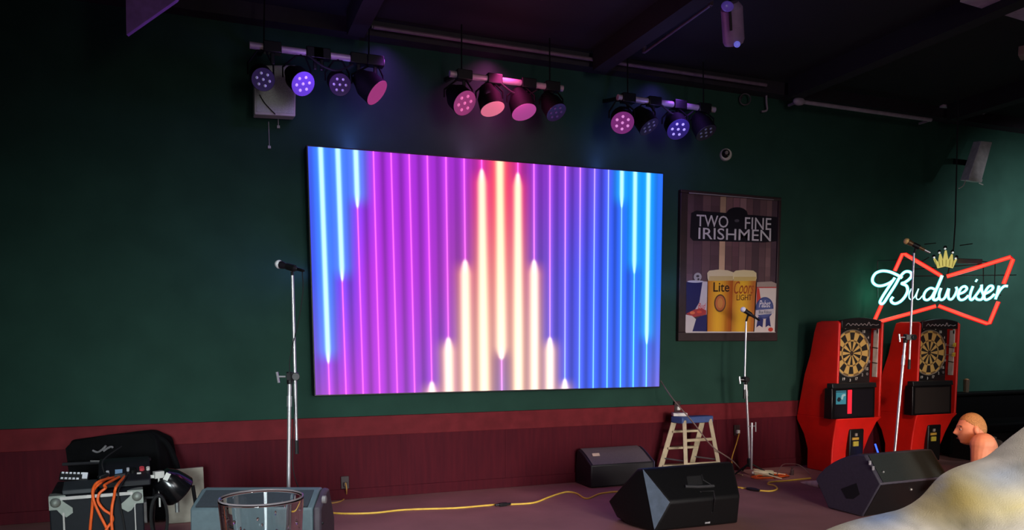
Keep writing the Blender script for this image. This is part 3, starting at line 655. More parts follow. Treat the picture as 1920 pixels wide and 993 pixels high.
    m = MB(); numerals(m, cb.x, cb.z, yb-.004, RB*1.17, (206, 200, 190)); m.build('numerals', vmat('numeral_white', .5), bd, flat=True)
    m = MB(); p = Y(1624.5, 700.5, yb-.01)+off_; m.lathe([(.014, 0), (.016, .012), (.011, .012), (.009, .004)], frame(p, (0, -1, 0)), 16); m.build('button', mat('button_grey', (110, 104, 104), .4), t)
    # dart holder strip on the inner face of the far wing
    zc0, zc1 = Y(1644, 618, YF+.07).z, Y(1642, 706, YF+.07).z; zc = (zc0+zc1)/2
    m = MB(); m.box(V((XB-wt-.005, YF+.068, zc))+off_, (.010, .062, zc0-zc1)); m.box(V((XB-wt-.005, YF+.05, zc0-.005))+off_, (.010, .025, .07)); hs = m.build('dart_holder', mat('holder_white', (196, 184, 176), .5, var=.2), t, bev=.003)
    for f in (-.2, .12):
        m = MB(); m.box(V((XB-wt-.012, YF+.068, zc+f*(zc0-zc1)))+off_, (.006, .07, .009), Matrix.Rotation(.15, 3, 'X')); m.build('holder_clip', BLACK, hs)
    # monitor
    a, b2, c2, d2 = Y(1559, 786, YF-.02), Y(1640, 786, YF-.02), Y(1639, 728, YF-.012), Y(1560, 728, YF-.012)
    b2.z = a.z; c2.z = d2.z; c2.x = b2.x; d2.x = a.x
    Q = [p+off_ for p in (a, b2, c2, d2)]
    m = MB(); m.prism(Q, [V((p.x, YF+.09, p.z)) for p in Q]); mon = m.build('monitor', mat('monitor_black', (16, 14, 16), .3), t, bev=.008)
    g = [Q[0].lerp(Q[2], .06), Q[1].lerp(Q[3], .06), Q[2].lerp(Q[0], .06), Q[3].lerp(Q[1], .06)]
    m = MB(); m.poly([p+V((0, -.0035, 0)) for p in g]); m.build('screen', mat('screen_dark_%d' % lit, (22, 18, 24) if lit else (44, 38, 36), .35, var=.05), mon)
    m = MB(); sh = [Q[3]+V((0, -.01, 0)), Q[2]+V((.01, -.01, 0)), Q[2]+V((.01, .0, .05)), Q[3]+V((0, .0, .05))]; m.prism(sh, [V((p.x, YF+.06, p.z)) for p in sh]); m.build('ledge', BLACK, t, bev=.006)
    if lit:
        def mp_(u, v): return g[0].lerp(g[1], u).lerp(g[3].lerp(g[2], u), v)
        m = MB()
        m.poly([mp_(u, v)+V((0, -.0055, 0)) for u, v in ((.03, .48), (.29, .48), (.29, .98), (.03, .98))], 0, (70, 160, 176))
        m.poly([mp_(u, v)+V((0, -.0062, 0)) for u, v in ((.05, .64), (.08, .58), (.13, .58), (.16, .66), (.13, .74), (.08, .74))], 0, (20, 30, 40))
        m.poly([mp_(u, v)+V((0, -.0062, 0)) for u, v in ((.16, .68), (.20, .64), (.22, .76), (.28, .80), (.26, .86), (.2, .85), (.17, .8))], 0, (190, 220, 220))
        m.poly([mp_(u, v)+V((0, -.0062, 0)) for u, v in ((.03, .92), (.29, .92), (.29, .95), (.03, .95))], 0, (30, 60, 80))
        m.build('picture', vmat('picture_glow', .5, em=.55), mon, flat=True)
        m = MB(); m.poly([mp_(u, v)+V((0, -.0055, 0)) for u, v in ((.33, .12), (.44, .12), (.44, 1.0), (.33, 1.0))]); m.build('score_bar', mat('red_glow', (230, 30, 50), .5, em=.75), mon)
    # coin door
    yd = YF+.02; a = Y(1591, 806, yd); b2 = Y(1616, 850, yd); zc = (a.z+b2.z)/2-.06
    m = MB(); m.box(V(((a.x+b2.x)/2, YF+.025, zc))+off_, (b2.x-a.x, .05, a.z-b2.z+.14)); cd = m.build('coin_door', mat('door_black', (14, 13, 14), .4), t, bev=.012)
    for pxs, cl in (((1602, 814, .03, .03), (150, 140, 130)), ((1600.5, 821.5, .085, .026), (206, 160, 60)), ((1601, 831, .07, .05), (196, 176, 60))):
        p = Y(pxs[0], pxs[1], yd)+off_; m = MB(); m.box(V((p.x, YF-.004, p.z)), (pxs[2], .012, pxs[3])); m.build('coin_slot', mat('slot_%d' % cl[1], cl, .5), cd, bev=.002)
    return t, cb, RB
DX2 = Y(1800, 640, YF).x-XB
_, cb1, RB1 = dart_machine(0, 'red dart machine with a lit blue picture and red bar on its monitor', 1)
_, cb2, RB2 = dart_machine(DX2, 'red dart machine with a blank grey monitor, behind the tall mic stand', 0)
for i, (px, py) in enumerate(((1766, 649), (1768, 667))):
    tip = Y(px-8, py-2, cb2.y-.004); tip = V((cb2.x+RB2*(.93 if i else .95), cb2.y-.004, tip.z)); dr = V((.25, -1, .05)).normalized()
    t = thing('dart', 'yellow-flighted dart stuck in the %s of the board behind the mic stand' % ('lower edge' if i else 'upper edge'), 'dart', tip)
    m = MB(); m.lathe([(.0008, 0), (.003, .03), (.0035, .07), (.002, .1)], frame(tip, dr), 8); m.build('barrel', STEEL, t)
    m = MB()
    for k in range(2):
        s_ = V((0, 0, 1)) if k else dr.cross(V((0, 0, 1))); b0 = tip+dr*.075; m._add([b0-s_*.004, b0+s_*.022+dr*.02, b0+s_*.022+dr*.045, b0-s_*.022+dr*.045, b0-s_*.022+dr*.02], [(0, 1, 2, 3, 4)])
    m.build('flight', mat('flight_yellow', (225, 190, 70), .5), t)
# blue light stick between the machines
m = MB(); a, b_ = Y(1641, 832, 5.95), Y(1647, 850, 5.95); a.z = max(a.z, .1); m.tube([a, a.lerp(b_, 1.0), V((b_.x+.03, b_.y, .012))], .008, 8)
lb = m.build('light_stick', mat('blue_glow', (40, 70, 255), .3, em=2.2, emc=(50, 90, 255), var=0)); tag(lb, 'glowing blue light stick standing between the two dart machines', 'light')

# dark padded bench and glass on the ledge, right end
bz = Y(1840, 737, D-.25).z
bx0 = Y(1797, 745, D-.3).x
t = thing('bench_seat', 'dark high-backed bench against the wall right of the dart machines', 'bench', (bx0+1.2, D-.3, 0))
m = MB(); m.box((bx0+1.25, D-.15, bz/2+.02), (2.5, .18, bz-.04)); m.build('backrest', mat('black_vinyl', (7, 6, 7), .7, spec=.08), t, bev=.02)
m = MB(); m.box((bx0+1.25, D-.42, .38), (2.5, .5, .12)); m.build('seat', mat('black_vinyl', (7, 6, 7), .7, spec=.08), t, bev=.03)
m = MB(); m.box((bx0+1.25, D-.4, .16), (2.45, .4, .32)); m.build('plinth', mat('dark_plinth', (14, 12, 12), .6), t)
m = MB(); m.box((bx0+1.25, D-.15, bz-.005), (2.56, .22, .03)); m.build('ledge', mat('ledge_dark', (10, 8, 8), .6, spec=.1), t, bev=.005)
p = Y(1811, 735, D-.14)
GLASS = mat('clear_glass', (255, 255, 255), .02, trans=1., var=0, ior=1.45)
t = thing('tumbler', 'small amber-tinted tumbler standing on the dark ledge beside the second dart machine', 'glass', (bx0+.10, D-.14, bz+.01))
M = Matrix.Translation((p.x, D-.14, bz+.01)); m = MB(); m.lathe([(.03, 0), (.036, .15), (.033, .15), (.027, .01), (.0005, .01)], M, 20); m.build('cup', mat('smoky_glass', (150, 130, 110), .15, trans=.7, var=0), t)
m = MB(); m.ball(M @ V((0, 0, .14)), (.03, .03, .022)); m.build('garnish', mat('amber_glow', (150, 100, 60), .5), t)

# ------------------------------------------------------------------ mic stands and microphones
def tripod(t, c, r=.24, h=.12, rot=.4):
    m = MB(); m.lathe([(.022, h-.03), (.026, h), (.026, h+.05), (.018, h+.06)], Matrix.Translation((c.x, c.y, 0)), 16); m.build('hub', BLACK, t)
    for k in range(3):
        a = rot+k*2*PI/3; e = V((c.x+r*math.cos(a), c.y+r*math.sin(a), .014)); m = MB(); m.tube([V((c.x, c.y, h+.01)), e], .009, 8); lg = m.build('leg', BLACKM, t)
        m = MB(); m.ball(e, .014, seg=8, rings=6); m.build('rubber_foot', RUBBER, lg)
def mic(ball_c, tail, label, gold=False, plug=None):
    d = (tail-ball_c).normalized(); Lm = max(.15, (tail-ball_c).length)
    t = thing('microphone', label, 'microphone', ball_c+d*Lm*.5)
    M = frame(ball_c, d)
    m = MB(); m.ball(ball_c, .027, seg=18, rings=12); m.lathe([(.0275, -.003), (.0285, 0), (.0275, .003)], M, 18)
    m.build('grille_head', grille_mat('mic_gold_mesh', (250, 205, 130), 400) if gold else grille_mat('mic_mesh', (250, 250, 252), 400), t)
    m = MB(); m.lathe([(.024, .014), (.0245, .03), (.018, .06), (.013, Lm), (.010, Lm+.005)], M, 18); m.build('handle', mat('mic_gold', (120, 92, 62), .35, .4) if gold else mat('mic_body', (34, 30, 38), .4), t)
    m = MB(); m.lathe([(.010, Lm), (.010, Lm+.045), (.005, Lm+.06)], M, 12); m.build('connector', CHROME if gold else BLACKM, t)
    return t, M, Lm
def boom_stand(label, foot, top, clutch_z, boom_low, dxl, lean, tz=None, foot_rot=.4, mic_args=None, grp=None):
    t = thing('mic_stand', label, 'microphone stand', foot, group=None)
    tripod(t, foot, rot=foot_rot)
    cl = V((top.x+lean*(top.z-clutch_z), top.y, clutch_z))
    lo = V((foot.x, foot.y, .14)); up = cl+Rt*dxl
    m = MB(); m.tube([lo, up], .0125, 14); m.build('lower_tube', CHROME, t)
    mid = lo.lerp(up, .8); m = MB(); m.tube([mid, lo.lerp(up, .87)], .017, 14); m.build('collar', CHROME, t)
    m = MB(); bl = cl+(cl-top).normalized()*boom_low; m.tube([bl, top], .0095, 12); m.build('boom_tube', CHROME, t)
    m = MB(); m.tube([bl, bl+(cl-top).normalized()*.09], .013, 10); m.build('counterweight', BLACK, t)
    m = MB(); m.bar(cl+Rt*(dxl-.015)+V((0, -.012, 0)), cl+Rt*.015+V((0, -.012, 0)), .05, .05); m.tube([cl+V((0, -.05, 0)), cl+V((0, .03, 0))], .026, 16); m.tube([up-V((0, 0, .05)), up+V((0, 0, .03))], .019, 12)
    m.build('clutch', BLACK, t, bev=.003)
    m = MB(); k0 = cl+Rt*(dxl-.03)+V((0, -.03, 0)); m.tube([k0, k0-Rt*.05], .006, 8); m.tube([k0-Rt*.055+V((0, 0, .03)), k0-Rt*.045-V((0, 0, .04))], .008, 8); m.build('clutch_lever', CHROME, t)
    return t, cl, up
# left stand
ZL = 5.0
tp = PD(548, 516, ZL); ft = PD(540, 905, ZL); ft = V((tp.x-.06, tp.y+.02, 0))
cz = PD(546, 706, ZL).z
t, cl, up = boom_stand('chrome boom mic stand standing behind the grey monitor, left of the screen', V((PD(541, 905, ZL).x, tp.y, 0)), tp, cz, .42, -.035, .0)
mb_ = PD(523, 495, ZL); mt = PD(553, 503, ZL-.05)
tm, Mm, Lm = mic(mb_, mt, 'silver-headed microphone on the stand left of the LED screen')
m = MB(); c0 = mb_.lerp(mt, .75); m.tube([tp, tp+V((0, 0, .03)), c0+V((0, 0, -.02))], .009, 8); m.tube([c0-(mt-mb_).normalized()*.03, c0+(mt-mb_).normalized()*.03], .022, 12); m.build('mic_clip', BLACK, t)
m = MB(); e0 = mb_+(mt-mb_).normalized()*(Lm+.05)
m.curve([e0, PD(567, 512, ZL), PD(568, 545, ZL), PD(560, 600, ZL), PD(548, 650, ZL), PD(543, 690, ZL-.03), PD(552, 760, ZL-.02), PD(549, 830, ZL), PD(556, 905, ZL), V((ft.x+.25, ft.y+.1, .008))], .0032, 6)
tag(m.build('microphone_cable', RUBBER), 'black microphone cable looping down the stand left of the screen', 'cable')
# middle stand
f0 = Z(1405, 891, 0); tp = Y(1399, 602, f0.y); ZM = f0.y
t, cl, up = boom_stand('chrome mic stand in front of the poster, with a side clamp low on its pole', f0, tp, Y(1400, 711, ZM).z, .1, .012, .0, foot_rot=1.2)
m = MB(); a = Y(1410, 792, ZM-.03); m.tube([a, Y(1409, 880, ZM-.03)], .010, 10); m.build('spare_tube', CHROME, t)
m = MB(); k0 = Y(1404, 799, ZM-.02); k1 = Y(1417, 798, ZM-.04); m.tube([k0, k1], .006, 8); m.tube([Y(1417, 791, ZM-.04), Y(1417, 809, ZM-.04)], .006, 8); m.build('clamp_handle', STEEL, t)
mb_ = Y(1393.5, 580, ZM-.02); mt = Y(1413, 593, ZM-.04)
tm, Mm, Lm = mic(mb_, mt, 'dark microphone with grey head in front of the poster glasses')
m = MB(); c0 = mb_.lerp(mt, .5); m.tube([tp, c0-V((0, 0, .01))], .010, 8); m.tube([c0-(mt-mb_).normalized()*.03, c0+(mt-mb_).normalized()*.03], .022, 12); m.build('mic_clip', BLACK, t)
# right stand
ZR = 7.0
tp = PD(1714, 474, ZR); cl_p = PD(1716, 632, ZR); fr_ = PD(1697, 850, ZR)
t, cl, up = boom_stand('tall white-lit mic stand in front of the second dart machine', V((PD(1696, 880, ZR).x, tp.y, 0)), tp, cl_p.z, .2, -.045, .0)
mb_ = PD(1700, 452, ZR); mt = PD(1733, 468, ZR-.04)
tm, Mm, Lm = mic(mb_, mt, 'golden-headed microphone above the bow-tie neon sign', True)
m = MB(); c0 = mb_.lerp(mt, .55); m.tube([tp, c0-V((0, 0, .01))], .010, 8); m.tube([c0-(mt-mb_).normalized()*.03, c0+(mt-mb_).normalized()*.03], .022, 12); m.build('mic_clip', BLACK, t)

# ------------------------------------------------------------------ stage monitors
WBLK = mat('wedge_black', (9, 9, 10), .5, var=.1, scale=60, bump=.1, spec=.3)
# centre wedge
B = Z(1226, 1000, 0); yb = B.y
t = thing('stage_monitor', 'black floor monitor with a handle cut-out, in front of the stepladder', 'floor monitor', (Z(1300, 1003, 0).x, yb+.2, 0))
A, A2 = Y(1205, 878, yb+.13), Y(1375, 868, yb+.13); A2.z = A.z = (A.z+A2.z)/2
A0 = Y(1193, 878, yb+.18); A20 = A2+(A0-A)*V((-1, 0, 0)).x*0+V((.02, .05, 0))
C, C2 = Y(1255, 941, yb-.07), Y(1388, 936, yb-.07); C2.z = C.z
Bl, Br = Y(1227, 990, yb), Y(1383, 990, yb); Bl.z = Br.z = .012
Lp = Y(1140, 938, yb+.42); L2 = Y(1180, 990, yb+.25); L2.z = .012
Lr = Lp+(A2-A)+V((.25, 0, 0)); L2r = L2+(Br-Bl)+V((.1, .1, 0))
pts = [A, A2, V((A0.x, A0.y, A.z)), V((A2.x+.02, A0.y+.03, A.z)), C, C2, Bl, Br, Lp, V((Lr.x, Lp.y, Lp.z)), L2, V((Br.x+.05, L2.y, .012)), V((Lp.x+.12, yb+.5, .012)), V((A2.x+.1, yb+.5, .012)), V((C2.x+.04, yb+.05, C.z+.02))]
m = MB(); m.hull(pts); m.build('cabinet', WBLK, t, bev=.02, seg=4)
nU = (A2-A).cross(C-A).normalized(); nU = nU if nU.y < 0 else -nU
def up_(u, v): return A.lerp(A2, u).lerp(C.lerp(C2, u), v)
def face_pt(px, py, o=0.004): return PL(px, py, A, nU)+nU*o
m = MB(); o1 = [face_pt(*p, .002) for p in ((1287, 893), (1315, 891), (1317, 908), (1290, 910))]; m.prism(o1, [p-nU*.03 for p in o1]); m.build('handle_recess', mat('recess_black', (5, 5, 6), .8), t)  # flush dark block, its colour stands for the shade in the hollow
m = MB(); m.tube([face_pt(1283, 913, .012), face_pt(1310, 914, .014), face_pt(1337, 912, .012)], .011, 8); m.tube([face_pt(1315, 890, .004), face_pt(1318, 900, .006), face_pt(1336, 912, .010)], .004, 6); m.build('handle', mat('handle_grey', (52, 52, 54), .4), t)
m = MB(); nL = (C2-C).cross(Bl-C).normalized(); nL = nL if nL.y < 0 else -nL
o1 = [face_pt(*p, .002) for p in ((1313, 921), (1338, 920), (1340, 936))]+[PL(1336, 962, C, nL)+nL*.003]; m.tube([o1[0], o1[1], o1[2], o1[3]], .004, 6, closed=True); m.build('socket_plate', mat('socket_grey', (58, 56, 58), .5), t)
m = MB(); p = PL(1326, 979, C, nL)+nL*.002; m.box(p, (.045, .008, .012)); m.build('badge', mat('badge_grey', (150, 148, 150), .4), t)
m = MB(); tri = [A+(A-C).normalized()*-.004, Bl+V((0, 0, .02)), C]; nT = (tri[1]-tri[0]).cross(tri[2]-tri[0]).normalized(); nT = nT if nT.dot(EYEP-A) > 0 else -nT
m.prism([p+nT*.004 for p in tri], [p-nT*.01 for p in tri]); m.build('corner_face', mat('corner_grey', (98, 112, 128), .5), t)  # paler plate carries the light caught on the bevelled corner
# right wedge
BL, BR = Z(1553, 953, 0), Z(1617, 959, 0); nE = rotz(-math.radians(44)) @ V((BL.x, BL.y, 0)).normalized()
end = [(1529, 898), (1534, 890), (1546, 877), (1560, 867), (1574, 860), (1590, 854), (1606, 851), (1621, 852), (1651, 907), (1617, 959), (1553, 953)]
E0 = [PL(*p, BL, nE) for p in end]
for p in E0[-2:]: p.z = .004
t = thing('stage_monitor', 'dark grey floor monitor with a square port in its end, before the dart machines', 'floor monitor', (BL+BR)/2+nE*.3)
tg = PL(1748, 840, E0[7], nE.cross(V((0, 0, 1)))); Lw = max(.5, min(.95, (tg-E0[7]).dot(nE))); print('LW', Lw)
m = MB(); m.prism(E0, [p+nE*Lw for p in E0]); m.build('cabinet', mat('wedge_grey', (62, 58, 70), .55, var=.12, scale=50, bump=.1), t, bev=.01, seg=2)
g0, g1 = E0[7], E0[8]; nG = (g1-g0).cross(nE).normalized(); nG = nG if nG.dot(EYEP-g0) > 0 else -nG
Q = [g0.lerp(g1, .04)+nE*.03, g0.lerp(g1, .96)+nE*.03, g0.lerp(g1, .96)+nE*(Lw-.03), g0.lerp(g1, .04)+nE*(Lw-.03)]
m = MB(); m.prism([p+nG*.006 for p in Q], [p-nG*.004 for p in Q]); m.build('grille', grille_mat('wedge_grille', (40, 46, 44), 260), t)
h1 = E0[9]; m = MB(); nB = (h1-g1).cross(nE).normalized(); nB = nB if nB.dot(EYEP-g1) > 0 else -nB
Q = [g1.lerp(h1, .03)+nE*.01, g1.lerp(h1, .97)+nE*.01, g1.lerp(h1, .97)+nE*(Lw-.01), g1.lerp(h1, .03)+nE*(Lw-.01)]
m.prism([p+nB*.004 for p in Q], [p-nB*.004 for p in Q]); m.build('lower_panel', BLACK, t)
m = MB(); hole = [(1577, 916), (1606, 905), (1612, 926), (1600, 935), (1587, 934)]; o1 = [PL(*p, BL, nE)-nE*.002 for p in hole]; m.prism(o1, [p+nE*.05 for p in o1]); m.build('port', mat('recess_black', (5, 5, 6), .8), t)  # port is a flush block coloured as the shade inside it
m = MB()
for p in ((1632, 867), (1638, 877)): m.box(PL(*p, BL, nE)-nE*.004+V((0, 0, 0)), (.02, .01, .03), rotz(.4))
m.build('corner_scuffs', mat('scuff_white', (170, 168, 172), .6), t)
m = MB(); p = PL(1656, 884, g0+nG*.01, nG); m.ball(p, .010, seg=8, rings=6); p = PL(1708, 917, g1+nB*.006, nB); m.ball(p, .012, seg=8, rings=6); m.build('screw_head', STEEL, t)
# back wedge by the wall
f0 = Z(1084, 908, 0); yb = D-.365
x0 = Y(1090, 850, yb+.2).x; x1 = Y(1226, 873, yb).x; zl = Y(1083, 874, yb).z
ztp = Y(1165, 837, yb+.27).z
prof = [(yb, .004), (yb, zl), (yb+.14, zl+(ztp-zl)*.62), (yb+.22, zl+(ztp-zl)*.9), (yb+.27, ztp), (yb+.30, ztp-.03), (yb+.325, .15), (yb+.315, .004)]
t = thing('stage_monitor', 'low floor monitor with a small white sticker, against the wall beside the stepladder', 'floor monitor', ((x0+x1)/2, yb+.15, 0))
m = MB(); m.prism([V((x0, y, z)) for y, z in prof], [V((x1, y, z)) for y, z in prof]); m.build('cabinet', mat('wedge_dark', (30, 28, 34), .5, var=.1), t, bev=.012)
m = MB(); g = [(yb-.002, zl), (yb+.138, zl+(ztp-zl)*.62+.003), (yb+.218, zl+(ztp-zl)*.9+.003), (yb+.265, ztp+.002)]; xa, xb = x0+.02, x1-.03
vs = [V((xa, y, z+.004)) for y, z in g]+[V((xb, y, z+.004)) for y, z in g]; m._add(vs, [(k, k+1, 4+k+1, 4+k) for k in range(3)]); m.build('grille', grille_mat('wedge_mesh', (104, 96, 98), 240), t)
m = MB(); p = Y(1116, 847, yb+.13); p = V((p.x, yb+.115, zl+(ztp-zl)*.58+.012)); m.box(p, (.075, .03, .004), Matrix.Rotation(.9, 3, 'X')); m.build('sticker', mat('sticker_white', (216, 190, 170), .6), t)
m = MB(); m.prism([V((x1+.001, y, z)) for y, z in prof], [V((x1+.012, y, z)) for y, z in prof]); m.build('end_panel', mat('end_blue_grey', (58, 54, 78), .5), t, bev=.004)
# left monitor behind the glass
ZLm = 4.35
c0 = PD(470, 990, ZLm)
dxr = Rt.copy(); dxr.z = 0; dxr.normalize(); dyr = V((-dxr.y, dxr.x, 0))
p0 = PD(356, 953, ZLm); p1 = PD(586, 949, ZLm); wz = p0.z
x_ = (p1-p0).dot(dxr)
base = V((p0.x, p0.y, 0))
def lm(u, y, z): return base+dxr*u+dyr*y+V((0, 0, z))
pt = PD(362, 917, ZLm+.16); zt2 = pt.z
prof = [(-.0, .004), (-.02, .12), (0, wz), (.17, zt2), (.24, zt2), (.36, .3), (.34, .004)]
t = thing('stage_monitor', 'blue-grey floor monitor right behind the empty pint glass', 'floor monitor', lm(x_/2, .15, 0))
m = MB(); m.prism([lm(0, y, z) for y, z in prof], [lm(x_, y, z) for y, z in prof]); m.build('cabinet', mat('monitor_bluegrey', (84, 100, 106), .55, var=.08, scale=30), t, bev=.01)
m = MB(); Q = [lm(.03, .006, wz+.008), lm(x_-.03, .006, wz+.008), lm(x_-.03, .165, zt2-.008), lm(.03, .165, zt2-.008)]
nq = (Q[1]-Q[0]).cross(Q[3]-Q[0]).normalized(); m.prism([p+nq*.006 for p in Q], [p-nq*.004 for p in Q]); m.build('grille', grille_mat('monitor_mesh', (52, 58, 64), 260), t)
m = MB(); m.prism([lm(x_+.002, y, z) for y, z in prof], [lm(x_+.045, y*.9+.01, z*.99) for y, z in prof]); m.build('end_panel', mat('end_purple_grey', (64, 52, 62), .55), t, bev=.012)
m = MB(); m.lathe([(.022, 0), (.022, .02), (.012, .024)], frame(lm(x_+.05, .03, wz+.045), dxr), 16); m.build('knob', mat('knob_grey', (130, 124, 124), .5), t)
m = MB()
for z in (.33, .26, .18, .1): m.ball(lm(x_+.046, .03, z), .009, seg=8, rings=6)
m.build('screw_head', BLACK, t)

# ------------------------------------------------------------------ stepladder
lt = [Z(1287, 906), Z(1353, 902), Z(1233, 897), Z(1292, 893)]      # near left, near right, far left, far right
ctr_ = sum(lt, V())/4; zt3 = Y(1300, 787, ctr_.y).z
lad = thing('stepladder', 'small aluminium stepladder with a blue top cap beside the low monitor', 'stepladder', ctr_)
tops = [PD(1283, 789, dep(lt[0])+.10), PD(1331, 787, dep(lt[1])+.12), PD(1265, 789, dep(lt[2])-.06), PD(1318, 789, dep(lt[3])-.08)]
for p in tops: p.z = zt3
ALU = mat('aluminium', (186, 172, 140), .45, .15)
for k in range(4):
    m = MB(); m.bar(lt[k]+V((0, 0, .012)), tops[k], .05 if k > 1 else .038, .03, up=V((.5, .8, 0))); rl = m.build('leg', ALU, lad, bev=.003)
    m = MB(); m.box(lt[k]+V((0, 0, .015)), (.055, .04, .03)); m.build('rubber_foot', RUBBER, rl)
for f in (.22, .52, .8):
    a, b_ = lt[2].lerp(tops[2], f), lt[3].lerp(tops[3], f); m = MB(); m.bar(a, b_, .07, .022, up=V((0, 0, 1))); m.build('step', ALU, lad, bev=.003)
for f in (.30, .68):
    a, b_ = lt[0].lerp(tops[0], f), lt[1].lerp(tops[1], f); m = MB(); m.bar(a, b_, .02, .028); m.build('cross_bar', ALU, lad, bev=.003)
for i_, j_ in ((0, 2), (1, 3)):
    m = MB(); m.bar(lt[i_].lerp(tops[i_], .35), lt[j_].lerp(tops[j_], .35), .012, .012); m.build('spreader', STEEL, lad)
ce = sum(tops, V())/4
m = MB(); oc = [ce+(p-ce)*1.22 for p in (tops[0], tops[1], tops[3], tops[2])]; m.prism([p-V((0, 0, .03)) for p in oc], [p+V((0, 0, .035)) for p in oc]); m.build('top_cap', mat('blue_cap', (64, 86, 138), .5), lad, bev=.01)
m = MB(); pc_ = ce.lerp(tops[2], .75); m.box(V((pc_.x, pc_.y, zt3+.035+.017)), (.14, .09, .032), rotz(-.35))
tag(m.build('white_box', WHITE, bev=.004), 'small flat white box lying on the ladder cap', 'box')
# outlets
def outlet(px, py, label, plug=False):
    p = Y(px, py, D-.03); t = thing('wall_outlet', label, 'outlet', (p.x, D-.03, p.z))
    m = MB(); m.box((p.x, D-.029, p.z), (.07, .008, .11)); m.build('plate', mat('outlet_brown', (48, 24, 24), .5), t, bev=.003)
    m = MB(); m.box((p.x, D-.045, p.z-.015), (.035, .03, .035)); m.build('plug', WHITE if plug else mat('plug_dark', (60, 40, 40), .5), t, bev=.004)
    return p
po1 = outlet(1382, 806, 'wall outlet with a white plug, between ladder and mic stand', True)
po2 = outlet(1270, 762, 'small pale socket on the chair rail over the ladder', True)
po3 = outlet(647, 904, 'dark wall outlet low on the wood panelling right of the glass')

# ------------------------------------------------------------------ cords on the floor
def fz(px, py, h=.007): return Z(px, py, h)
def cord(name, pts, r, mt_, label, cat='cable'):
    m = MB(); m.curve(pts, r, 8, 6); return tag(m.build(name, mt_), label, cat)
cord('extension_cord', [fz(596, 958), fz(640, 962), fz(700, 961), fz(760, 955), (fz(850, 952)), fz(900, 948), fz(932, 945)], .0075, YELLOW, 'yellow extension cord from the blue-grey monitor to the black connector')
cord('extension_cord', [fz(954, 945), fz(1000, 942), fz(1030, 931), fz(1060, 922), fz(1080, 924), fz(1100, 934), fz(1125, 925), fz(1158, 921), fz(1200, 922)], .0075, YELLOW, 'yellow extension cord humping from the black connector to the centre monitor')
m = MB(); p = fz(943, 945, .016); m.box(p, (.07, .03, .028), rotz(.2)); m.tube([p-V((.07, 0, 0)), p+V((.07, 0, 0))], .011, 8); tag(m.build('cord_connector', BLACK, bev=.004), 'black plug connector joining two yellow cords mid-floor', 'connector')
cord('extension_cord', [V((po3.x, D-.06, po3.z)), Y(650, 918, D-.1), V((*fz(648, 932).xy, .01)), fz(636, 940), fz(606, 944), fz(590, 945)], .006, mat('tan_cord', (196, 150, 80), .5), 'short tan cord curling up into the low wall outlet')
cord('thin_wire', [fz(606, 936, .01), fz(700, 929, .01), fz(800, 921, .01), fz(900, 913, .01), fz(985, 905, .01)], .0028, mat('wire_pink', (170, 140, 140), .5), 'thin pale wire running straight along the foot of the wall')
m = MB(); p = fz(997, 904, .02); m.ball(p, (.06, .035, .022)); m.box(p+V((.0, 0, .006)), (.07, .04, .02)); tag(m.build('power_adapter', mat('clear_bag', (150, 142, 138), .35)), 'crumpled clear-wrapped adapter on the floor at the wall foot', 'adapter')
cord('extension_cord', [fz(1380, 912), fz(1390, 914), fz(1400, 915)], .0075, YELLOW, 'short yellow cord end poking out beside the centre monitor')
cord('extension_cord', [fz(1424, 919), fz(1445, 920), fz(1457, 916), fz(1452, 910), fz(1440, 907), fz(1445, 903), fz(1470, 901), fz(1500, 898), fz(1520, 896)], .0075, YELLOW, 'yellow S-curved cord running to the dark grey monitor')
m = MB(); a, b_ = fz(1400, 915, .014), fz(1424, 919, .014); m.tube([a, a.lerp(b_, .3), a.lerp(b_, .7), b_], [.010, .017, .017, .010], 10); tag(m.build('cord_connector', BLACK), 'black inline connector beside the black centre monitor', 'connector')
cord('extension_cord', [V((po1.x, D-.065, po1.z-.03)), Y(1381, 830, D-.1), Y(1374, 852, D-.12), Y(1372, 862, D-.12), V((*fz(1371, 886).xy, .01)), fz(1340, 884)], .006, mat('yellow_cord_dim', (206, 150, 50), .5), 'yellow cord dropping from the outlet beside the mic stand')
cord('thin_wire', [fz(1300, 898), fz(1330, 888), fz(1352, 884), fz(1372, 884), fz(1392, 890)], .005, mat('wire_cream', (206, 180, 130), .5), 'cream wire on the floor behind the centre monitor')
pts = []
for k in range(46):
    a = k*.62; r0 = .75+.35*noise.noise(V((k*.37, 0, 0)))
    c = fz(1432, 893, .009); pts.append(c+V((.24*r0*math.cos(a)+.002*k, .10*r0*math.sin(a)-.03, .003*(k % 4))))
m = MB(); m.curve(pts, .006, 6, 4); tag(m.build('cable_coil', ORANGE), 'orange extension cord in a flat tangle at the mic stand foot', 'cable')
for i, (a, b_) in enumerate((((1412, 879), (1473, 890)), ((1413, 883), (1466, 897)))):
    m = MB(); m.tube([fz(*a, .06), fz(*b_, .012)], .008, 8); tag(m.build('white_rod', mat('rod_cream', (235, 215, 180), .4)), 'cream rod lying over the orange cord, %s' % ('the one against the bottle' if i == 0 else 'the lower one of the pair'), 'rod')
t = thing('bottle', 'white plastic bottle lying on its side by the mic stand foot', 'bottle', fz(1432, 882, .03))
a, b_ = fz(1414, 886, .035), fz(1451, 887, .035); a.z = b_.z = .035
m = MB(); m.tube([a, a.lerp(b_, .15), a.lerp(b_, .85), a.lerp(b_, .97), b_], [.026, .033, .034, .028, .012], 16); m.build('body', mat('bottle_white', (214, 204, 170), .4), t)
m = MB(); m.tube([a+(a-b_)*.12, a], .014, 12); m.build('cap', WHITE, t)
m = MB(); M = frame(fz(1530, 907, .03), V((-1, -.15, 0)).normalized())
a = fz(1502, 904, .006); b_ = fz(1540, 908, .03)
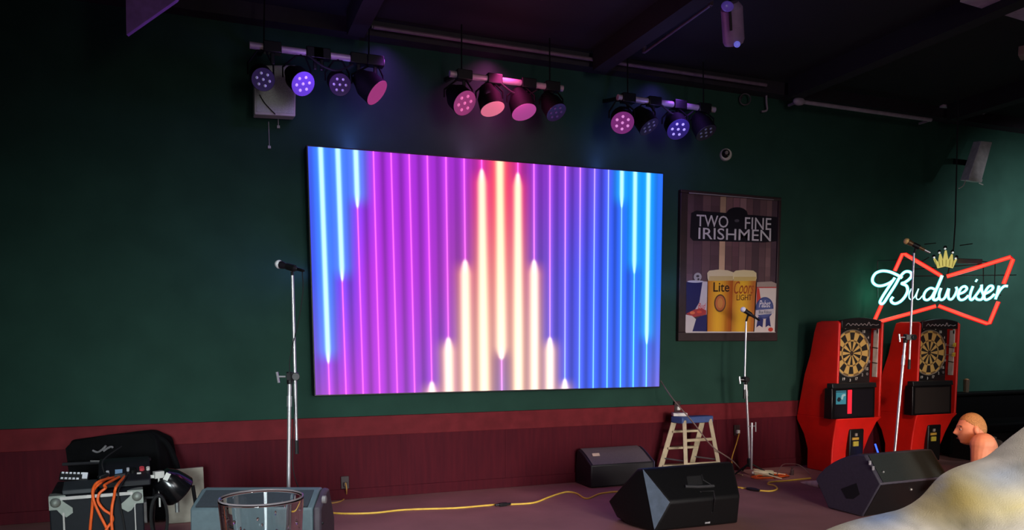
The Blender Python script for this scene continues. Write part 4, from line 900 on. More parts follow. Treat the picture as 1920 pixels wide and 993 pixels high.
m.tube([a, a.lerp(b_, .3), a.lerp(b_, .7), b_], [.006, .022, .034, .042], 14); tag(m.build('paper_cone', mat('cone_cream', (224, 206, 176), .6)), 'cream paper cone lying with its mouth behind the dark grey monitor', 'cone')
cord('thin_wire', [fz(1456, 892), Y(1466, 872, 6.2), Y(1480, 869, 6.2), Y(1500, 872, 6.2), fz(1520, 890)], .004, mat('wire_grey', (110, 84, 84), .5), 'thin dark wire arching over the floor before the first dart machine')
m = MB(); p = fz(1485, 890, .0); m.lathe([(.018, .0), (.018, .05), (.010, .06), (.012, .075)], Matrix.Translation(p), 12); tag(m.build('cable_stub', mat('stub_grey', (90, 70, 72), .4)), 'little upright grey jack plug standing before the first dart machine', 'plug')

# ------------------------------------------------------------------ road case and gear at the left
ZC = 4.7
cf = PD(92, 934, ZC); zc = .42
cl_ = PD(91, 932, ZC); cr_2 = PD(268, 921, ZC); 
uy_ = ray(262, 920); uy_ = V((uy_.x, uy_.y, 0)).normalized(); ux = V((uy_.y, -uy_.x, 0))
Wc = (PL(268, 921, cl_, uy_)-cl_).dot(ux)
zc = cl_.z; b0 = V((cl_.x, cl_.y, 0))
def cs(u, y, z): return b0+ux*u+uy_*y+V((0, 0, z))
case = thing('road_case', 'black road case with silver ball corners holding the mixer, bottom corner', 'case', cs(Wc/2, .3, 0))
GREYC = mat('case_laminate', (24, 27, 32), .6, var=.1, scale=40, spec=.15)
m = MB(); o1 = [cs(0, 0, .01), cs(Wc, 0, .01), cs(Wc, .6, .01), cs(0, .6, .01)]; m.prism(o1, [V((p.x, p.y, zc)) for p in o1]); m.build('body', GREYC, case, bev=.008)
m = MB(); m.bar(cs(.06, -.004, zc-.012), cs(Wc-.06, -.004, zc-.012), .01, .02); m.bar(cs(.075, -.004, zc-.1), cs(.075, -.004, .02), .01, .012); m.bar(cs(Wc-.05, -.004, zc-.08), cs(Wc-.05, -.004, .02), .006, .008); m.build('edging', mat('edging_grey', (150, 146, 142), .4, .5), case)
for u, sgn in ((.0, 1), (Wc, -1)):
    m = MB(); pts = [(0, -.0), (.06, .0), (.075, -.03), (.125, -.075), (.125, -.105), (.09, -.13), (.07, -.12), (.04, -.08), (0, -.08)]
    o1 = [cs(u+sgn*x, -.008, zc+z) for x, z in pts]; m.prism(o1, [p+uy_*.01 for p in o1]); m.ball(cs(u+sgn*.035, -.008, zc-.035), .03)
    o2 = [cs(u+sgn*x, y, zc+.006) for x, y in ((0, -.005), (.09, -.005), (.07, .05), (.03, .09), (0, .09))]; m.prism(o2, [p-V((0, 0, .01)) for p in o2])
    m.build('ball_corner', mat('corner_steel', (124, 130, 122), .5, .3), case)
m = MB(); m.box(cs(Wc+.01, .3, zc*.55), (.02, .2, .14), rotz(math.atan2(ux.y, ux.x))); m.build('latch', STEEL, case, bev=.003)
# mixer on the case
mx0, mx1 = .26, Wc+.05
zmx = PD(225, 872, ZC+.35).z
t = thing('mixer', 'black audio mixer with knobs and plugs on top of the road case', 'mixer', cs((mx0+mx1)/2, .35, zc))
pr = [(.16, zc+.002), (.18, zc+.04), (.36, zmx-.02), (.40, zmx), (.6, zmx), (.6, zc+.002)]
m = MB(); m.prism([cs(mx0, y, z) for y, z in pr], [cs(mx1, y, z) for y, z in pr]); m.build('chassis', mat('mixer_black', (22, 22, 26), .5, spec=.3), t, bev=.008)
nM = V((0, 0, 1)).cross(ux); sl = (cs(0, .36, zmx-.02)-cs(0, .18, zc+.04)).normalized(); nrmM = ux.cross(sl).normalized()
def mxp(u, v, o=0.): return cs(mx0+(mx1-mx0)*u, .18+.18*v, zc+.04+(zmx-.06-zc)*v)+nrmM*o
for u, v, cl_r, r_k in ((.18, .5, (190, 190, 194), .011), (.57, .62, (180, 180, 186), .010), (.66, .55, (14, 14, 15), .022), (.84, .62, (186, 60, 70), .017), (.96, .6, (200, 196, 190), .012)):
    m = MB(); m.lathe([(r_k, 0), (r_k*.9, .02), (.001, .02)], frame(mxp(u, v), nrmM), 14); m.build('knob', mat('knob_%d_%d' % (cl_r[0], int(r_k*1e4)), cl_r, .4), t)
m = MB(); Q = [mxp(u, v, .003) for u, v in ((.32, .42), (.46, .42), (.46, .72), (.32, .72))]; m.prism(Q, [p-nrmM*.004 for p in Q]); m.build('display', mat('lcd_blue', (110, 140, 170), .3, em=.25), t)
m = MB(); Q = [mxp(u, v, .003) for u, v in ((.74, .36), (.82, .36), (.82, .44), (.74, .44))]; m.prism(Q, [p-nrmM*.004 for p in Q]); m.build('label_plate', WHITE, t)
m = MB(); m.bar(mxp(.3, .12, .02), mxp(.52, .2, .02), .03, .03); m.bar(mxp(.02, .05, .02), mxp(.2, .25, .02), .03, .04); m.build('plug', BLACK, t, bev=.005)
# remote control
pA, pB = PD(118, 903, ZC-.02), PD(161, 887, ZC+.06)
t = thing('remote_control', 'black remote with white buttons lying on a pad on the road case', 'remote', cs(.16, .15, zc))
zr = zc+.045
Mx = frame(Z(139, 893, zr+.03), V((0, 0, 1)).lerp(-uy_, .55).normalized(), (Z(160, 888, zr+.05)-Z(119, 899, zr+.01)))
m = MB(); m.box((0, 0, 0), (.165, .06, .018)); bmesh.ops.transform(m.bm, matrix=Mx, verts=m.bm.verts); m.build('body', BLACK, t, bev=.005)
for k in range(6):
    for j in (-.02, .02):
        if k == 5 and j < 0: continue
        m = MB(); m.box((-.065+k*.022, j, .010), (.014, .012, .006)); bmesh.ops.transform(m.bm, matrix=Mx, verts=m.bm.verts); m.build('button', mat('button_white', (225, 225, 230), .4), t)
m = MB(); m.box((.062, .004, .010), (.03, .045, .007)); bmesh.ops.transform(m.bm, matrix=Mx, verts=m.bm.verts); m.build('button', mat('button_white', (225, 225, 230), .4), t)
m = MB(); o1 = [cs(u, y, zc+.001) for u, y in ((.07, .03), (.26, .03), (.26, .2), (.07, .2))]; o2 = [p+V((0, 0, .03 if k < 2 else .06)) for k, p in enumerate(o1)]; m.prism(o1, o2)
tag(m.build('equipment_pad', mat('pad_grey', (40, 44, 48), .6), bev=.006), 'dark wedge-shaped pad under the remote on the road case', 'pad')
# orange cords over the front
def fr3(px, py, o=-.016): return PL(px, py, cs(0, o, 0), uy_)
oc_ = [[(188, 905), (176, 918), (174, 935), (172, 960), (169, 993), (166, 1060)], [(186, 902), (175, 915), (175, 935), (185, 960), (200, 990), (206, 1010), (214, 1060)],
       [(197, 908), (198, 914), (186, 925), (184, 940), (195, 955), (208, 964), (211, 975), (202, 988), (192, 1010), (186, 1060)], [(218, 912), (214, 930), (210, 950), (209, 975), (211, 1000), (216, 1060)]]
labs = ['orange cord hanging straight down, first from the silver left ball corner', 'orange cord slanting across the others on the case front', 'orange cord with the wide inner loop on the case front', 'orange cord hanging nearest the right ball corner of the case']
for k, path in enumerate(oc_):
    m = MB(); m.curve([mxp(.2+.1*k, .1, .02)]+[fr3(px, py, -.014-.012*k) for px, py in path], .0085, 8, 6)
    tag(m.build('orange_cord', ORANGE), labs[k], 'cord')
cord('black_cord', [mxp(.55, .2, .02), fr3(222, 920), fr3(226, 950), fr3(234, 993), fr3(238, 1060)], .005, RUBBER, 'thin black cord beside the orange cords on the case front')
cord('mic_lead', [mxp(.12, .4, .02), mxp(.1, .9, .06), cs(.4, .5, zmx+.09)], .004, RUBBER, 'black lead rising from the mixer to the gig bag')
m = MB()
for k in range(5):
    c = cs(Wc+.09, .12+.012*k, .2); m.tube([c+V((ux.x*.05*math.cos(a*PI/10), ux.y*.05*math.cos(a*PI/10), .15*math.sin(a*PI/10)))for a in range(20)], .010, 6, closed=True)
m.bar(cs(Wc+.0, .14, .34), cs(Wc+.1, .14, .34), .012, .012)
tag(m.build('cable_coil', RUBBER), 'coiled black cable hanging on the side of the road case', 'cable')
m = MB(); m.box(cs(Wc+.10, .25, .47), (.06, .04, .045), rotz(.4)); m.bar(cs(Wc+.1, .25, .46), cs(Wc+.1, .25, .25), .01, .01); m.bar(cs(Wc+.02, .25, .46), cs(Wc+.1, .25, .46), .02, .02); tag(m.build('white_connector', mat('conn_white', (196, 192, 186), .5)), 'white connector block between the mixer and the round black lamp', 'connector')
# gig bag
ZG = 5.75
t = thing('gig_bag', 'black soft equipment bag slumped against the wall behind the mixer', 'bag', V((PD(210, 850, ZG).x, PD(210, 850, ZG).y, 0)))
fb = [PD(126, 842, ZG), PD(131, 823, ZG+.05), PD(205, 814, ZG+.08), PD(281, 806, ZG+.05), PD(290, 822, ZG), PD(296, 850, ZG)]
lowz = .02
fr_l = [V((fb[0].x, fb[0].y, lowz))]+fb+[V((fb[-1].x+.02, fb[-1].y, lowz))]
bk = [p+V((.12 if i > 4 else .02, .28, -.02)) for i, p in enumerate(fr_l)]
for p in bk: p.y = min(p.y, D-.03); p.z = max(p.z, lowz)
m = MB(); m.prism(fr_l, bk); m.build('body', mat('bag_nylon', (8, 8, 10), .9, var=.3, scale=12, bump=.6, spec=.15), t, bev=.03, seg=3)
m = MB(); m.tube([PD(118, 870, ZG-.1), PD(200, 866, ZG-.1), PD(282, 860, ZG-.1)], .012, 8); m.build('zip', mat('zip_dark', (44, 44, 48), .6), t)
m = MB(); m.curve([PD(174, 844, ZG-.03), PD(183, 847, ZG-.03), PD(192, 842, ZG-.03), PD(199, 835, ZG-.03)], .008, 6); m.curve([PD(194, 845, ZG-.03), PD(203, 839, ZG-.03), PD(209, 837, ZG-.03), PD(212, 839, ZG-.03)], .008, 6); m.build('logo', mat('logo_grey', (128, 124, 126), .6), t)
m = MB(); p = PD(182, 864, ZG-.11); m.bar(PD(170, 864, ZG-.12), PD(194, 864, ZG-.12), .012, .012); m.build('zip_pull', mat('pull_grey', (112, 110, 110), .5), t)
m = MB(); m.curve([PD(284, 812, ZG+.1), PD(312, 830, ZG+.1), PD(330, 866, ZG+.1), PD(335, 890, ZG+.1)], .02, 8); m.build('strap', mat('bag_nylon', (17, 16, 20), .8), t)
# round black lamp
ZQ = 5.3
c = PD(326, 912, ZQ); M = frame(c, V((.55, .2, -.55)))
t = thing('par_lamp', 'round black lamp head lying beside the road case before a grey board', 'lamp', V((c.x, c.y, 0)))
m = MB(); m.lathe([(.02, -.13), (.075, -.115), (.105, -.06), (.115, 0), (.12, .05), (.112, .06), (.10, .03)], M, 28); m.build('shell', mat('gloss_black', (14, 14, 16), .18), t)
m = MB(); m.tube([c+V((-.12, 0, .0)), c+V((-.14, 0, -.2)), V((c.x-.13, c.y, .012)), V((c.x+.16, c.y, .012)), c+V((.14, 0, -.2)), c+V((.12, 0, 0))], .012, 8); m.build('yoke', BLACKM, t)
m = MB(); p = PD(332, 946, ZQ); m.tube([V((p.x, p.y, p.z+.05)), V((p.x, p.y, max(.01, p.z-.05)))], .014, 12); m.build('stem', STEEL, t)
m = MB(); m.box(PD(313, 893, ZQ-.13), (.03, .01, .05), Matrix.Rotation(.5, 3, 'Y')); m.build('label_sticker', WHITE, t)
# grey board
yg = D-.45
Q = [Y(309, 882, yg), Y(381, 875, yg+.03), Y(384, 935, yg), Y(312, 940, yg)]
for p in Q[2:]: p.z = .003
m = MB(); m.prism(Q, [p+V((0, .03, 0)) for p in Q]); tag(m.build('grey_board', mat('board_tan', (150, 142, 128), .7), bev=.004), 'plain grey-tan board standing behind the round black lamp', 'board')
# ------------------------------------------------------------------ person
ZP = 5.8
hc = PD(1822, 804, ZP)
vd = V((hc.x, hc.y, 0)).normalized(); lf = V((-vd.y, vd.x, 0))
fd = (lf*.96-vd*.24+V((0, 0, -.10))).normalized()
HM = frame(hc, V((0, 0, 1))-fd*V((0, 0, 1)).dot(fd), fd)      # local x = face direction, z = up
person = thing('person', 'short-haired person in a black sleeveless top crouching with head bowed', 'person', V((hc.x+.25, hc.y+.05, 0)))
def headv(p):
    x, y, z = p; n_ = V(p).normalized()
    r = V((n_.x*.098, n_.y*.074, n_.z*.122))
    g = lambda v, c, s: math.exp(-((v-c)/s)**2)
    if r.x > 0:
        r.x += .012*g(r.z, -.10, .035)*g(r.y, 0, .035)
    if r.z < -.02: r.y *= 1-.28*ss(-.02, -.12, r.z) if False else 1-.25*max(0, min(1, (-.02-r.z)/.1))
    if r.x > .02:
        r.x += .030*g(r.y, 0, .013)*(g(r.z, -.022, .016)+.55*g(r.z, .002, .018))
        r.x += .007*g(r.z, .030, .012)*g(abs(r.y), .025, .03)
        r.x -= .010*g(abs(r.y), .031, .014)*g(r.z, .010, .012)
        r.x += .008*g(r.y, 0, .022)*(g(r.z, -.055, .006)+g(r.z, -.068, .006))
        r.x += .010*g(r.z, -.098, .016)*g(r.y, 0, .022)
    if r.x < -.02 and r.z < -.03: r.x *= 1-.35*max(0, min(1, (-.03-r.z)/.08))
    return r
m = MB()
r = bmesh.ops.create_icosphere(m.bm, subdivisions=5, radius=1)
for v in r['verts']: v.co = HM @ headv(v.co)
for sy in (-1, 1):   # ears
    m.ball(HM @ V((-.014, sy*.075, -.006)), (.021, .016, .034), HM.to_3x3() @ Matrix.Rotation(.25*sy, 3, 'Z') @ Matrix.Rotation(.2, 3, 'Y'))
nk = hc+HM.to_3x3() @ V((-.035, 0, -.09))
near = -vd                                     # towards the viewer
ch = hc+V((0, 0, -.10))-fd*.13; ch.z = hc.z-.17      # base of neck
hip = V((hc.x, hc.y, 0))-V((fd.x, fd.y, 0)).normalized()*.42; hip.z = .16
sn = ch+near*.17+V((0, 0, .075))+lf*.05; sf = ch-near*.15+V((0, 0, .0))-lf*.0
def limb(pts, rs): m.tube(smooth(pts, 5), [a for k in range(len(rs)-1) for a in [rs[k]+(rs[k+1]-rs[k])*j/5 for j in range(5)]]+[rs[-1]], 16)
limb([nk, nk.lerp(ch, .5), ch], [.058, .060, .075])
tors = [ch+V((0, 0, .0)), ch.lerp(hip, .33)+V((0, 0, .03)), ch.lerp(hip, .66)+V((0, 0, .02)), hip]
def torso(mb, k=1., ks=(0, 1, 2, 3)):
    vs = []; fs = []; n_ = 20
    rad = [(.155, .085), (.175, .115), (.155, .105), (.165, .125)]
    pp = smooth(tors, 4); rr = []
    for i in range(len(pp)):
        f = i/4; j = min(2, int(f)); g_ = f-j; rr.append((rad[j][0]*(1-g_)+rad[j+1][0]*g_, rad[j][1]*(1-g_)+rad[j+1][1]*g_))
    for i, p in enumerate(pp):
        tdir = (pp[min(i+1, len(pp)-1)]-pp[max(i-1, 0)]).normalized(); side = near-tdir*near.dot(tdir); side.normalize(); fr2 = tdir.cross(side)
        for q_ in range(n_): vs.append(p+side*rr[i][0]*k*math.cos(2*PI*q_/n_)+fr2*rr[i][1]*k*math.sin(2*PI*q_/n_))
    for i in range(len(pp)-1):
        for q_ in range(n_): fs.append((i*n_+q_, i*n_+(q_+1) % n_, (i+1)*n_+(q_+1) % n_, (i+1)*n_+q_))
    fs += [tuple(range(n_)), tuple((len(pp)-1)*n_+q_ for q_ in range(n_))]
    mb._add(vs, fs)
torso(m)
lfh = V((lf.x, lf.y, 0)).normalized()
for s_, sh in ((1, sn), (-1, sf)):
    sd = near*s_
    m.ball(sh, .086 if s_ > 0 else .07)
    el = sh+lfh*.02+sd*.03+V((0, 0, -.30)); el.z = max(el.z, .17); wr = el+lfh*.17-sd*.10+V((0, 0, -.04))
    limb([ch.lerp(sh, .5), sh, sh.lerp(el, .5), el, el.lerp(wr, .4), wr], [.075, .080, .062, .046, .044, .028])
    hd_ = (wr-el).normalized(); pl = wr+hd_*.05; m.ball(wr+hd_*.045, (.05, .040, .018), frame((0, 0, 0), V((0, 0, 1)), hd_).to_3x3())
    wd = hd_.cross(V((0, 0, 1))).normalized()
    for k, ln in enumerate((.062, .075, .08, .068)):
        b0_ = wr+hd_*.08+wd*(-.030+.02*k); m.tube([b0_, b0_+hd_*ln*.5+V((0, 0, -.006)), b0_+hd_*ln*.85+V((0, 0, -.025)), b0_+hd_*ln*.95+V((0, 0, -.04))], [.010, .0095, .009, .007], 10)
    b0_ = wr+hd_*.02-wd*.035*s_; m.tube([b0_, b0_-wd*.025*s_+hd_*.03, b0_-wd*.03*s_+hd_*.06], [.012, .011, .008], 10)
    kn = hip+lfh*.40+sd*.20; kn.z = .13; an = kn-lfh*.05-sd*.30; an.z = .06; an = V((an.x, an.y, .06)); toe = an-sd*.10+lfh*.06; toe.z = .045
    limb([hip+sd*.07, hip.lerp(kn, .5)+sd*.04, kn, kn.lerp(an, .45)+lfh*.03, an], [.10, .085, .062, .055, .038])
    limb([an, an.lerp(toe, .5), toe], [.036, .036, .026])
SKIN = mat('skin', (222, 150, 118), .55, var=.06, scale=30)
bo = m.build('body', SKIN, person)
rm = bo.modifiers.new('fuse', 'REMESH'); rm.mode = 'VOXEL'; rm.voxel_size = .0055; rm.use_smooth_shade = True
sm_ = bo.modifiers.new('soft', 'SMOOTH'); sm_.factor = .5; sm_.iterations = 3
# hair, brows, eyes, mouth
m = MB(); r = bmesh.ops.create_icosphere(m.bm, subdivisions=5, radius=1)
kill = []
for v in r['verts']:
    n_ = v.co.normalized(); lim = .074+.01*noise.noise(n_*9) if n_.x > .6 else (.074-(.6-n_.x)*.075 if n_.x > 0 else .029-(-n_.x)*.085)+.012*noise.noise(n_*14)
    p = headv(v.co); 
    if p.z < lim: kill.append(v)
    v.co = HM @ (p*1.02+V((0, 0, .0015*noise.noise(p*300))))
bmesh.ops.delete(m.bm, geom=kill, context='VERTS')
hr = m.build('hair', mat('short_hair', (176, 128, 78), .7, var=.35, scale=160, bump=.4), person)
hr.modifiers.new('thick', 'SOLIDIFY').thickness = .004
for sy in (-1, 1):
    m = MB(); m.curve([HM @ V((.096-.02*abs(k)/3, sy*(.014+.012*k), .030+.004*math.sin(k))) for k in range(4)], .0035, 6); m.build('eyebrow', mat('brow_brown', (90, 58, 40), .7), person)
    m = MB(); m.ball(HM @ V((.077, sy*.031, .009)), .0115, seg=12, rings=8); ey = m.build('eye', mat('eye_white', (190, 170, 160), .2), person)
    m = MB(); m.ball(HM @ V((.086, sy*.031, .007)), .0045, seg=10, rings=6); m.build('pupil', mat('pupil_dark', (24, 18, 16), .2), ey)
    m = MB(); m.curve([HM @ V((.083, sy*(.020+.008*k), .017-.003*abs(k-1.5))) for k in range(4)], .003, 6); m.build('eyelid', SKIN, person)
m = MB(); m.curve([HM @ V((.094, -.020, -.062)), HM @ V((.103, 0, -.061)), HM @ V((.094, .020, -.062))], .0028, 6); m.build('mouth', mat('lip_line', (130, 62, 56), .5), person)
m = MB(); torso(m, 1.07)
for s_, sh in ((1, sn), (-1, sf)): m.tube([ch.lerp(sh, .45)+V((0, 0, .05)), ch.lerp(sh, .6)+V((0, 0, .03))-fd*.06], .05, 12)
m.tube([nk.lerp(ch, .55), ch-fd*.02], [.066, .1], 16)
tt = m.build('tank_top', mat('black_cotton', (16, 15, 17), .85), person); rm = tt.modifiers.new('fuse', 'REMESH'); rm.mode = 'VOXEL'; rm.voxel_size = .009; rm.use_smooth_shade = True
m = MB()
for s_ in (1, -1):
    sd = near*s_; kn = hip+lfh*.40+sd*.20; kn.z = .13
    m.tube(smooth([hip, hip+sd*.07, hip.lerp(kn, .5)+sd*.04, hip.lerp(kn, .92)], 4), [.125]*5+[.115]*4+[.10]*3+[.085], 16)
st_ = m.build('shorts', mat('dark_denim', (26, 28, 38), .8), person); rm = st_.modifiers.new('fuse', 'REMESH'); rm.mode = 'VOXEL'; rm.voxel_size = .009; rm.use_smooth_shade = True

# ------------------------------------------------------------------ foreground: tie-dyed fabric, pint glass, table
con = [(1440, 1030), (1490, 1008), (1525, 992), (1570, 973), (1605, 962), (1650, 952), (1690, 943), (1720, 927), (1740, 908), (1757, 885), (1775, 872), (1800, 861), (1830, 852), (1855, 843), (1875, 825), (1895, 808), (1920, 790), (1960, 757), (2010, 730), (2080, 715), (2160, 720)]
def cy(x):
    for (a, ya), (b_, yb_) in zip(con, con[1:]):
        if x <= b_: return ya+(yb_-ya)*(x-a)/(b_-a)
    return con[-1][1]
Z0 = .92
NX, NT = 120, 60
vs = []; fs = []; cols_ = []
hF = V((Fw.x, Fw.y, 0)).normalized()
BLOBS = [((1650, 968), 62, 20, (128, 150, 196), .9), ((1800, 930), 60, 55, (208, 178, 96), .9), ((1900, 945), 70, 28, (222, 200, 128), .7), ((1885, 885), 70, 26, (150, 160, 180), .7), ((1750, 960), 55, 30, (196, 172, 120), .6), ((1870, 975), 80, 18, (168, 156, 128), .6), ((1860, 860), 60, 16, (214, 200, 190), .5), ((1560, 985), 40, 14, (190, 180, 150), .5), ((1765, 900), 14, 30, (190, 186, 206), .8), ((1960, 850), 40, 60, (226, 206, 150), .6), ((1790, 985), 40, 12, (150, 140, 110), .5)]
for i in range(NX+1):
    x = 1440+720*i/NX
    Rg = PD(x, sum(cy(x+k*9) for k in (-1, 0, 1))/3+11, Z0)
    for j in range(NT+1):
        t = j/NT*2-1                      # -1 far hem .. 0 ridge .. 1 near hem
        a = abs(t)
        if a < .7:
            q_ = a/.7; out = .21*math.sin(q_*PI/2)*(1 if t > 0 else -.16); dn = .30*(1-math.cos(q_*PI/2))
        else:
            q_ = (a-.7)/.3; out = (.21+.05*q_)*(1 if t > 0 else -.16); dn = .30+q_*(Rg.z-.30-.01)
        p = Rg-hF*out+V((0, 0, -dn))
        f = (noise.noise(p*6+V((3, 1, 2)))*.012*min(1, a*4)+noise.noise(p*22)*.0012*min(1, .3+a*3)) if t > 0 else 0
        p += (V((0, 0, 1))-hF*t*.7)*f
        p.z = max(p.z, .006); vs.append(p)
        # dye colour from position on the cloth
        dl = p-EYEP; zz = dl.dot(Fw); ix = PPX+F*dl.dot(Rt)/zz; iy = PPY-F*dl.dot(Up)/zz
        c = (204, 194, 186)
        if t < 0: ix, iy = x, cy(x)+a*200
        w0 = noise.noise(p*16)*18; w1 = noise.noise(p*15+V((7, 7, 7)))*14
        for (bx_, by_), sx_, sy_, bc, am in BLOBS:
            k = math.exp(-((ix+w0-bx_)/sx_)**2-((iy+w1-by_)/sy_)**2)*am; c = mixc(c, bc, k)
        n_ = 1+.10*noise.noise(p*90)+.05*noise.noise(p*30)
        cols_.append(lin(tuple(min(255, v*n_) for v in c)))
me = bpy.data.meshes.new('draped_fabric'); w = NT+1
fcl = V(vs[0])
me.from_pydata([v-V((fcl.x, fcl.y, 0)) for v in vs], [], [(i*w+j, (i+1)*w+j, (i+1)*w+j+1, i*w+j+1) for i in range(NX) for j in range(NT)])
ca = me.color_attributes.new('Col', 'FLOAT_COLOR', 'POINT'); ca.data.foreach_set('color', [v for c in cols_ for v in (*c, 1)])
me.materials.append(vmat('tie_dye_fleece', .95, bump=.22, bscale=700)); me.polygons.foreach_set('use_smooth', [True]*len(me.polygons))
o = bpy.data.objects.new('draped_fabric', me); COL.objects.link(o); o.location = (fcl.x, fcl.y, 0)
tag(o, 'fuzzy pastel tie-dyed fabric in cream, yellow and blue, rising in the nearest corner', 'fabric')
# pint glass
ZGl = .76
gc = PD(490, 932, ZGl); Rg = 77*ZGl/F; gh = .155
t = thing('pint_glass', 'empty wet pint glass in the foreground before the blue-grey monitor', 'glass', V((gc.x, gc.y, gc.z-gh)))
M = Matrix.Translation(V((gc.x, gc.y, gc.z-gh)))
rb = Rg*.72
wl = lambda f, o: (rb+(Rg-rb)*f-o, gh*f)
m = MB(); m.lathe([(.0005, 0), (rb-.004, 0), (rb-.001, .0012), wl(.03, 0), wl(.06, 0), wl(.3, 0), wl(.6, 0), wl(.9, 0), wl(.985, 0), wl(.992, .0), (Rg-.0008, gh), wl(.992, .0022), wl(.985, .0022), wl(.9, .0022), wl(.6, .0024), wl(.3, .0026), wl(.14, .003), wl(.10, .0035), wl(.085, .006), (.0005, gh*.08)], M, 96); m.build('body', mat('pint_glass_clear', (255, 255, 255), .0, trans=1., var=0, ior=1.5), t, sm=1.2)
m = MB(); m.tube([M @ V(((Rg-.0011)*math.cos(k*PI/32), (Rg-.0011)*math.sin(k*PI/32), gh+.0003)) for k in range(64)], .0009, 8, closed=True); m.build('rim', mat('pint_rim', (215, 200, 205), .15, trans=.45, var=0), t)  # pale ring put along the lip as its highlight
DROP = mat('water_drop', (255, 255, 255), .0, trans=1., var=0, ior=1.33)
for k in range(26):
    a = random.uniform(0, 2*PI); h = gh*random.uniform(.55, .93); rr = rb+(Rg-rb)*h/gh-.0028
    m = MB(); m.ball(M @ V((rr*math.cos(a), rr*math.sin(a), h)), (random.uniform(.0008, .0014),)*2+(random.uniform(.001, .003),), seg=8, rings=6); m.build('droplet', DROP, t)
tz = gc.z-gh
t = thing('pub_table', 'dark round pub table top under the pint glass', 'table', V((gc.x+.05, gc.y-.08, 0)))
M = Matrix.Translation(V((gc.x+.05, gc.y-.08, 0))); m = MB(); m.lathe([(.3, tz-.031), (.31, tz-.026), (.31, tz-.006), (.305, tz-.001), (.0005, tz-.001)], M, 48); m.build('table_top', mat('table_dark', (58, 34, 24), .35, var=.2), t)
m = MB(); m.lathe([(.035, .03), (.035, tz-.03)], M, 16); m.build('leg', BLACKM, t)
m = MB(); m.lathe([(.24, 0), (.24, .015), (.05, .04)], M, 32); m.build('base', BLACKM, t)

# ------------------------------------------------------------------ light
def area(name, loc, tgt, sx_, sy_, pw, col, spread=PI):
    l = bpy.data.lights.new(name, 'AREA'); l.shape = 'RECTANGLE'; l.size = sx_; l.size_y = sy_; l.energy = pw; l.color = col; l.spread = spread
    o = bpy.data.objects.new(name, l); COL.objects.link(o); o.matrix_world = frame(loc, V(loc)-V(tgt)); return o
def spot(name, loc, tgt, pw, col, ang=.8, blend=.6, r=.05):
    l = bpy.data.lights.new(name, 'SPOT'); l.energy = pw; l.color = col; l.spot_size = ang; l.spot_blend = blend; l.shadow_soft_size = r
    o = bpy.data.objects.new(name, l); COL.objects.link(o); o.matrix_world = frame(loc, V(loc)-V(tgt)); return o
def point(name, loc, pw, col, r=.1):
    l = bpy.data.lights.new(name, 'POINT'); l.energy = pw; l.color = col; l.shadow_soft_size = r
    o = bpy.data.objects.new(name, l); COL.objects.link(o); o.location = loc; return o
for x, tx_, pw, col in ((-1.0, -.2, 15, (.84, .97, 1.0)), (1.2, 1.6, 14, (.90, .95, 1.0)), (3.4, 3.6, 12, (1.0, .90, .84)), (5.6, 5.8, 14, (1.0, .88, .80))):
    area('low_window_light', (x, -2.3, 1.3), (tx_, 6.2, .25), 1.6, .9, pw, col, .62)  # unseen low sources added to brighten the floor and lower wall
area('room_fill', (2.5, -2.2, 2.0), (3.5, 5.0, .0), 5.0, 1.0, 42, (.95, .90, .90), 1.4)
spot('column_lamp', (7.6, 4.4, 2.0), tuple(Y(1836, 312, ycs)), 16, (.95, .95, 1.0), .16, .7)  # unseen spot added to brighten the column speaker
spot('floor_gear_lamp', (4.2, 3.4, 2.7), tuple(Z(1445, 886)), 170, (1.0, .86, .66), .2, .8)  # warm spot added to brighten the gear on the floor
area('side_window', (-1.5, .5, 1.5), (.2, 1.2, 1.1), .5, 1.3, 3.5, (.9, .96, 1.0), PI)
area('stage_top_light', (.2, 3.6, 2.6), (.4, 4.6, 0), .8, .8, 9, (.85, .95, 1.0), 1.6)
spot('neon_side_lamp', (9.3, 4.6, 2.9), (9.5, 6.6, 2.1), 260, (.85, .92, 1.0), 1.9, 1.0)
p = N(260, 600, -.12); point('neon_spill', tuple(p), 2.2, (.25, 1.0, .70), .12)  # point lights added behind the tubes for their glow on the wall
p = N(1000, 560, -.2); point('neon_spill', tuple(p), 2.0, (.55, .95, .95), .12)
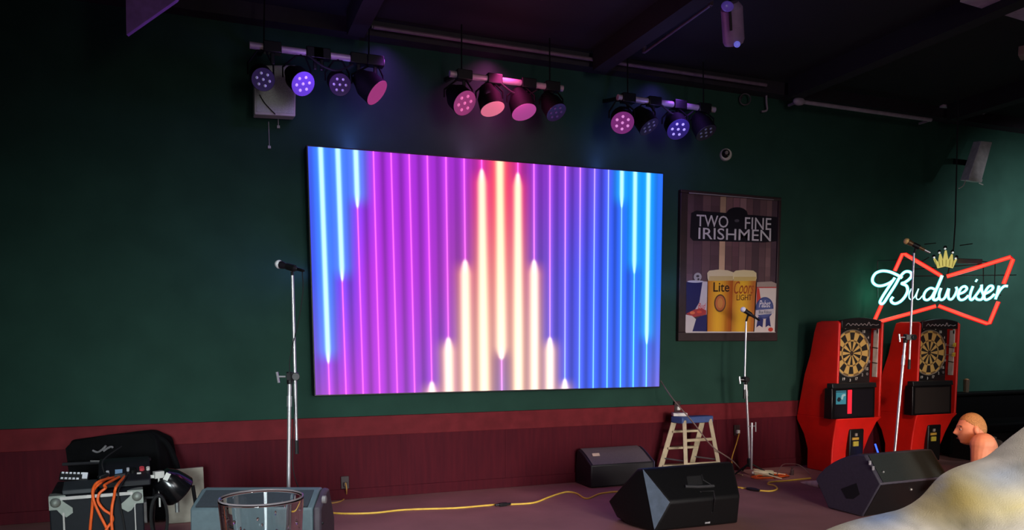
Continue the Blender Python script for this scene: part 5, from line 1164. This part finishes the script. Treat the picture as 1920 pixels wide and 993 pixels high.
for x, col, pw in ((1.45, (.55, .10, 1.0), 1.6), (2.4, (1.0, .07, .42), 3.6), (4.1, (.32, .10, 1.0), 1.5)):
    area('lamp_wash', (x, D-.26, CEIL-.2), (x, D, 3.3), 1.2, .1, pw*2.4, col, 2.2)  # strips added near the ceiling imitate the purple haze on the wall
spot('bar_lamp_on_person', (3.6, 2.6, 2.7), tuple(hc+V((.1, 0, -.1))), 240, (1.0, .42, .14), .40, .6)
spot('bar_lamp_on_fabric', (.9, -.6, 3.0), tuple(PD(1800, 930, .85)), 125, (1.0, .93, .85), .7, .7, .15)
spot('red_cabinet_lamp', (4.2, 3.0, 2.6), (6.5, 6.2, .8), 210, (1.0, .8, .7), .42, .8)  # unseen spot added to brighten the dart machines
for b_, col, pw in ((bars[0], (.40, .20, 1.0), 4.0), (bars[1], (1.0, .22, .5), 4.0), (bars[2], (.28, .22, 1.0), 3.4)):
    p = b_[0].lerp(b_[1], .5); point('lamp_spill', (p.x, YL-.28, p.z-.26), pw, col, .08)
# added strips behind the screen edges imitate its bloom on the wall
for u0, u1, col, pw in ((0, .22, (.2, .2, 1.0), 5.0), (.22, .62, (.8, .2, .6), 5.0), (.62, 1, (.2, .2, 1.0), 4.5)):
    a = ctl.lerp(ctr, u0); b_ = ctl.lerp(ctr, u1); c = (a+b_)/2+V((0, .08, .04))
    area('screen_edge_glow', tuple(c), (c.x, D+.10, c.z+.22), (b_-a).length, .03, pw*.35, col, PI)
for p, q_, col in ((ctl, cbl, (.2, .2, 1.0)), (ctr, cbr, (.15, .3, 1.0))):
    sg = -1 if p is ctl else 1; c = (p+q_)/2+V((sg*.04, .08, 0))
    area('screen_edge_glow', tuple(c), (c.x+sg*.2, D+.1, c.z), .03, 1.9, 1.4, col, PI)
Wd = bpy.data.worlds.new('dim_room'); S.world = Wd; Wd.use_nodes = True
bg = Wd.node_tree.nodes['Background']; bg.inputs['Color'].default_value = (.75, .72, .9, 1); bg.inputs['Strength'].default_value = .012
S.view_settings.view_transform = 'Standard'; S.view_settings.look = 'None'; S.view_settings.exposure = 0; S.view_settings.gamma = 1
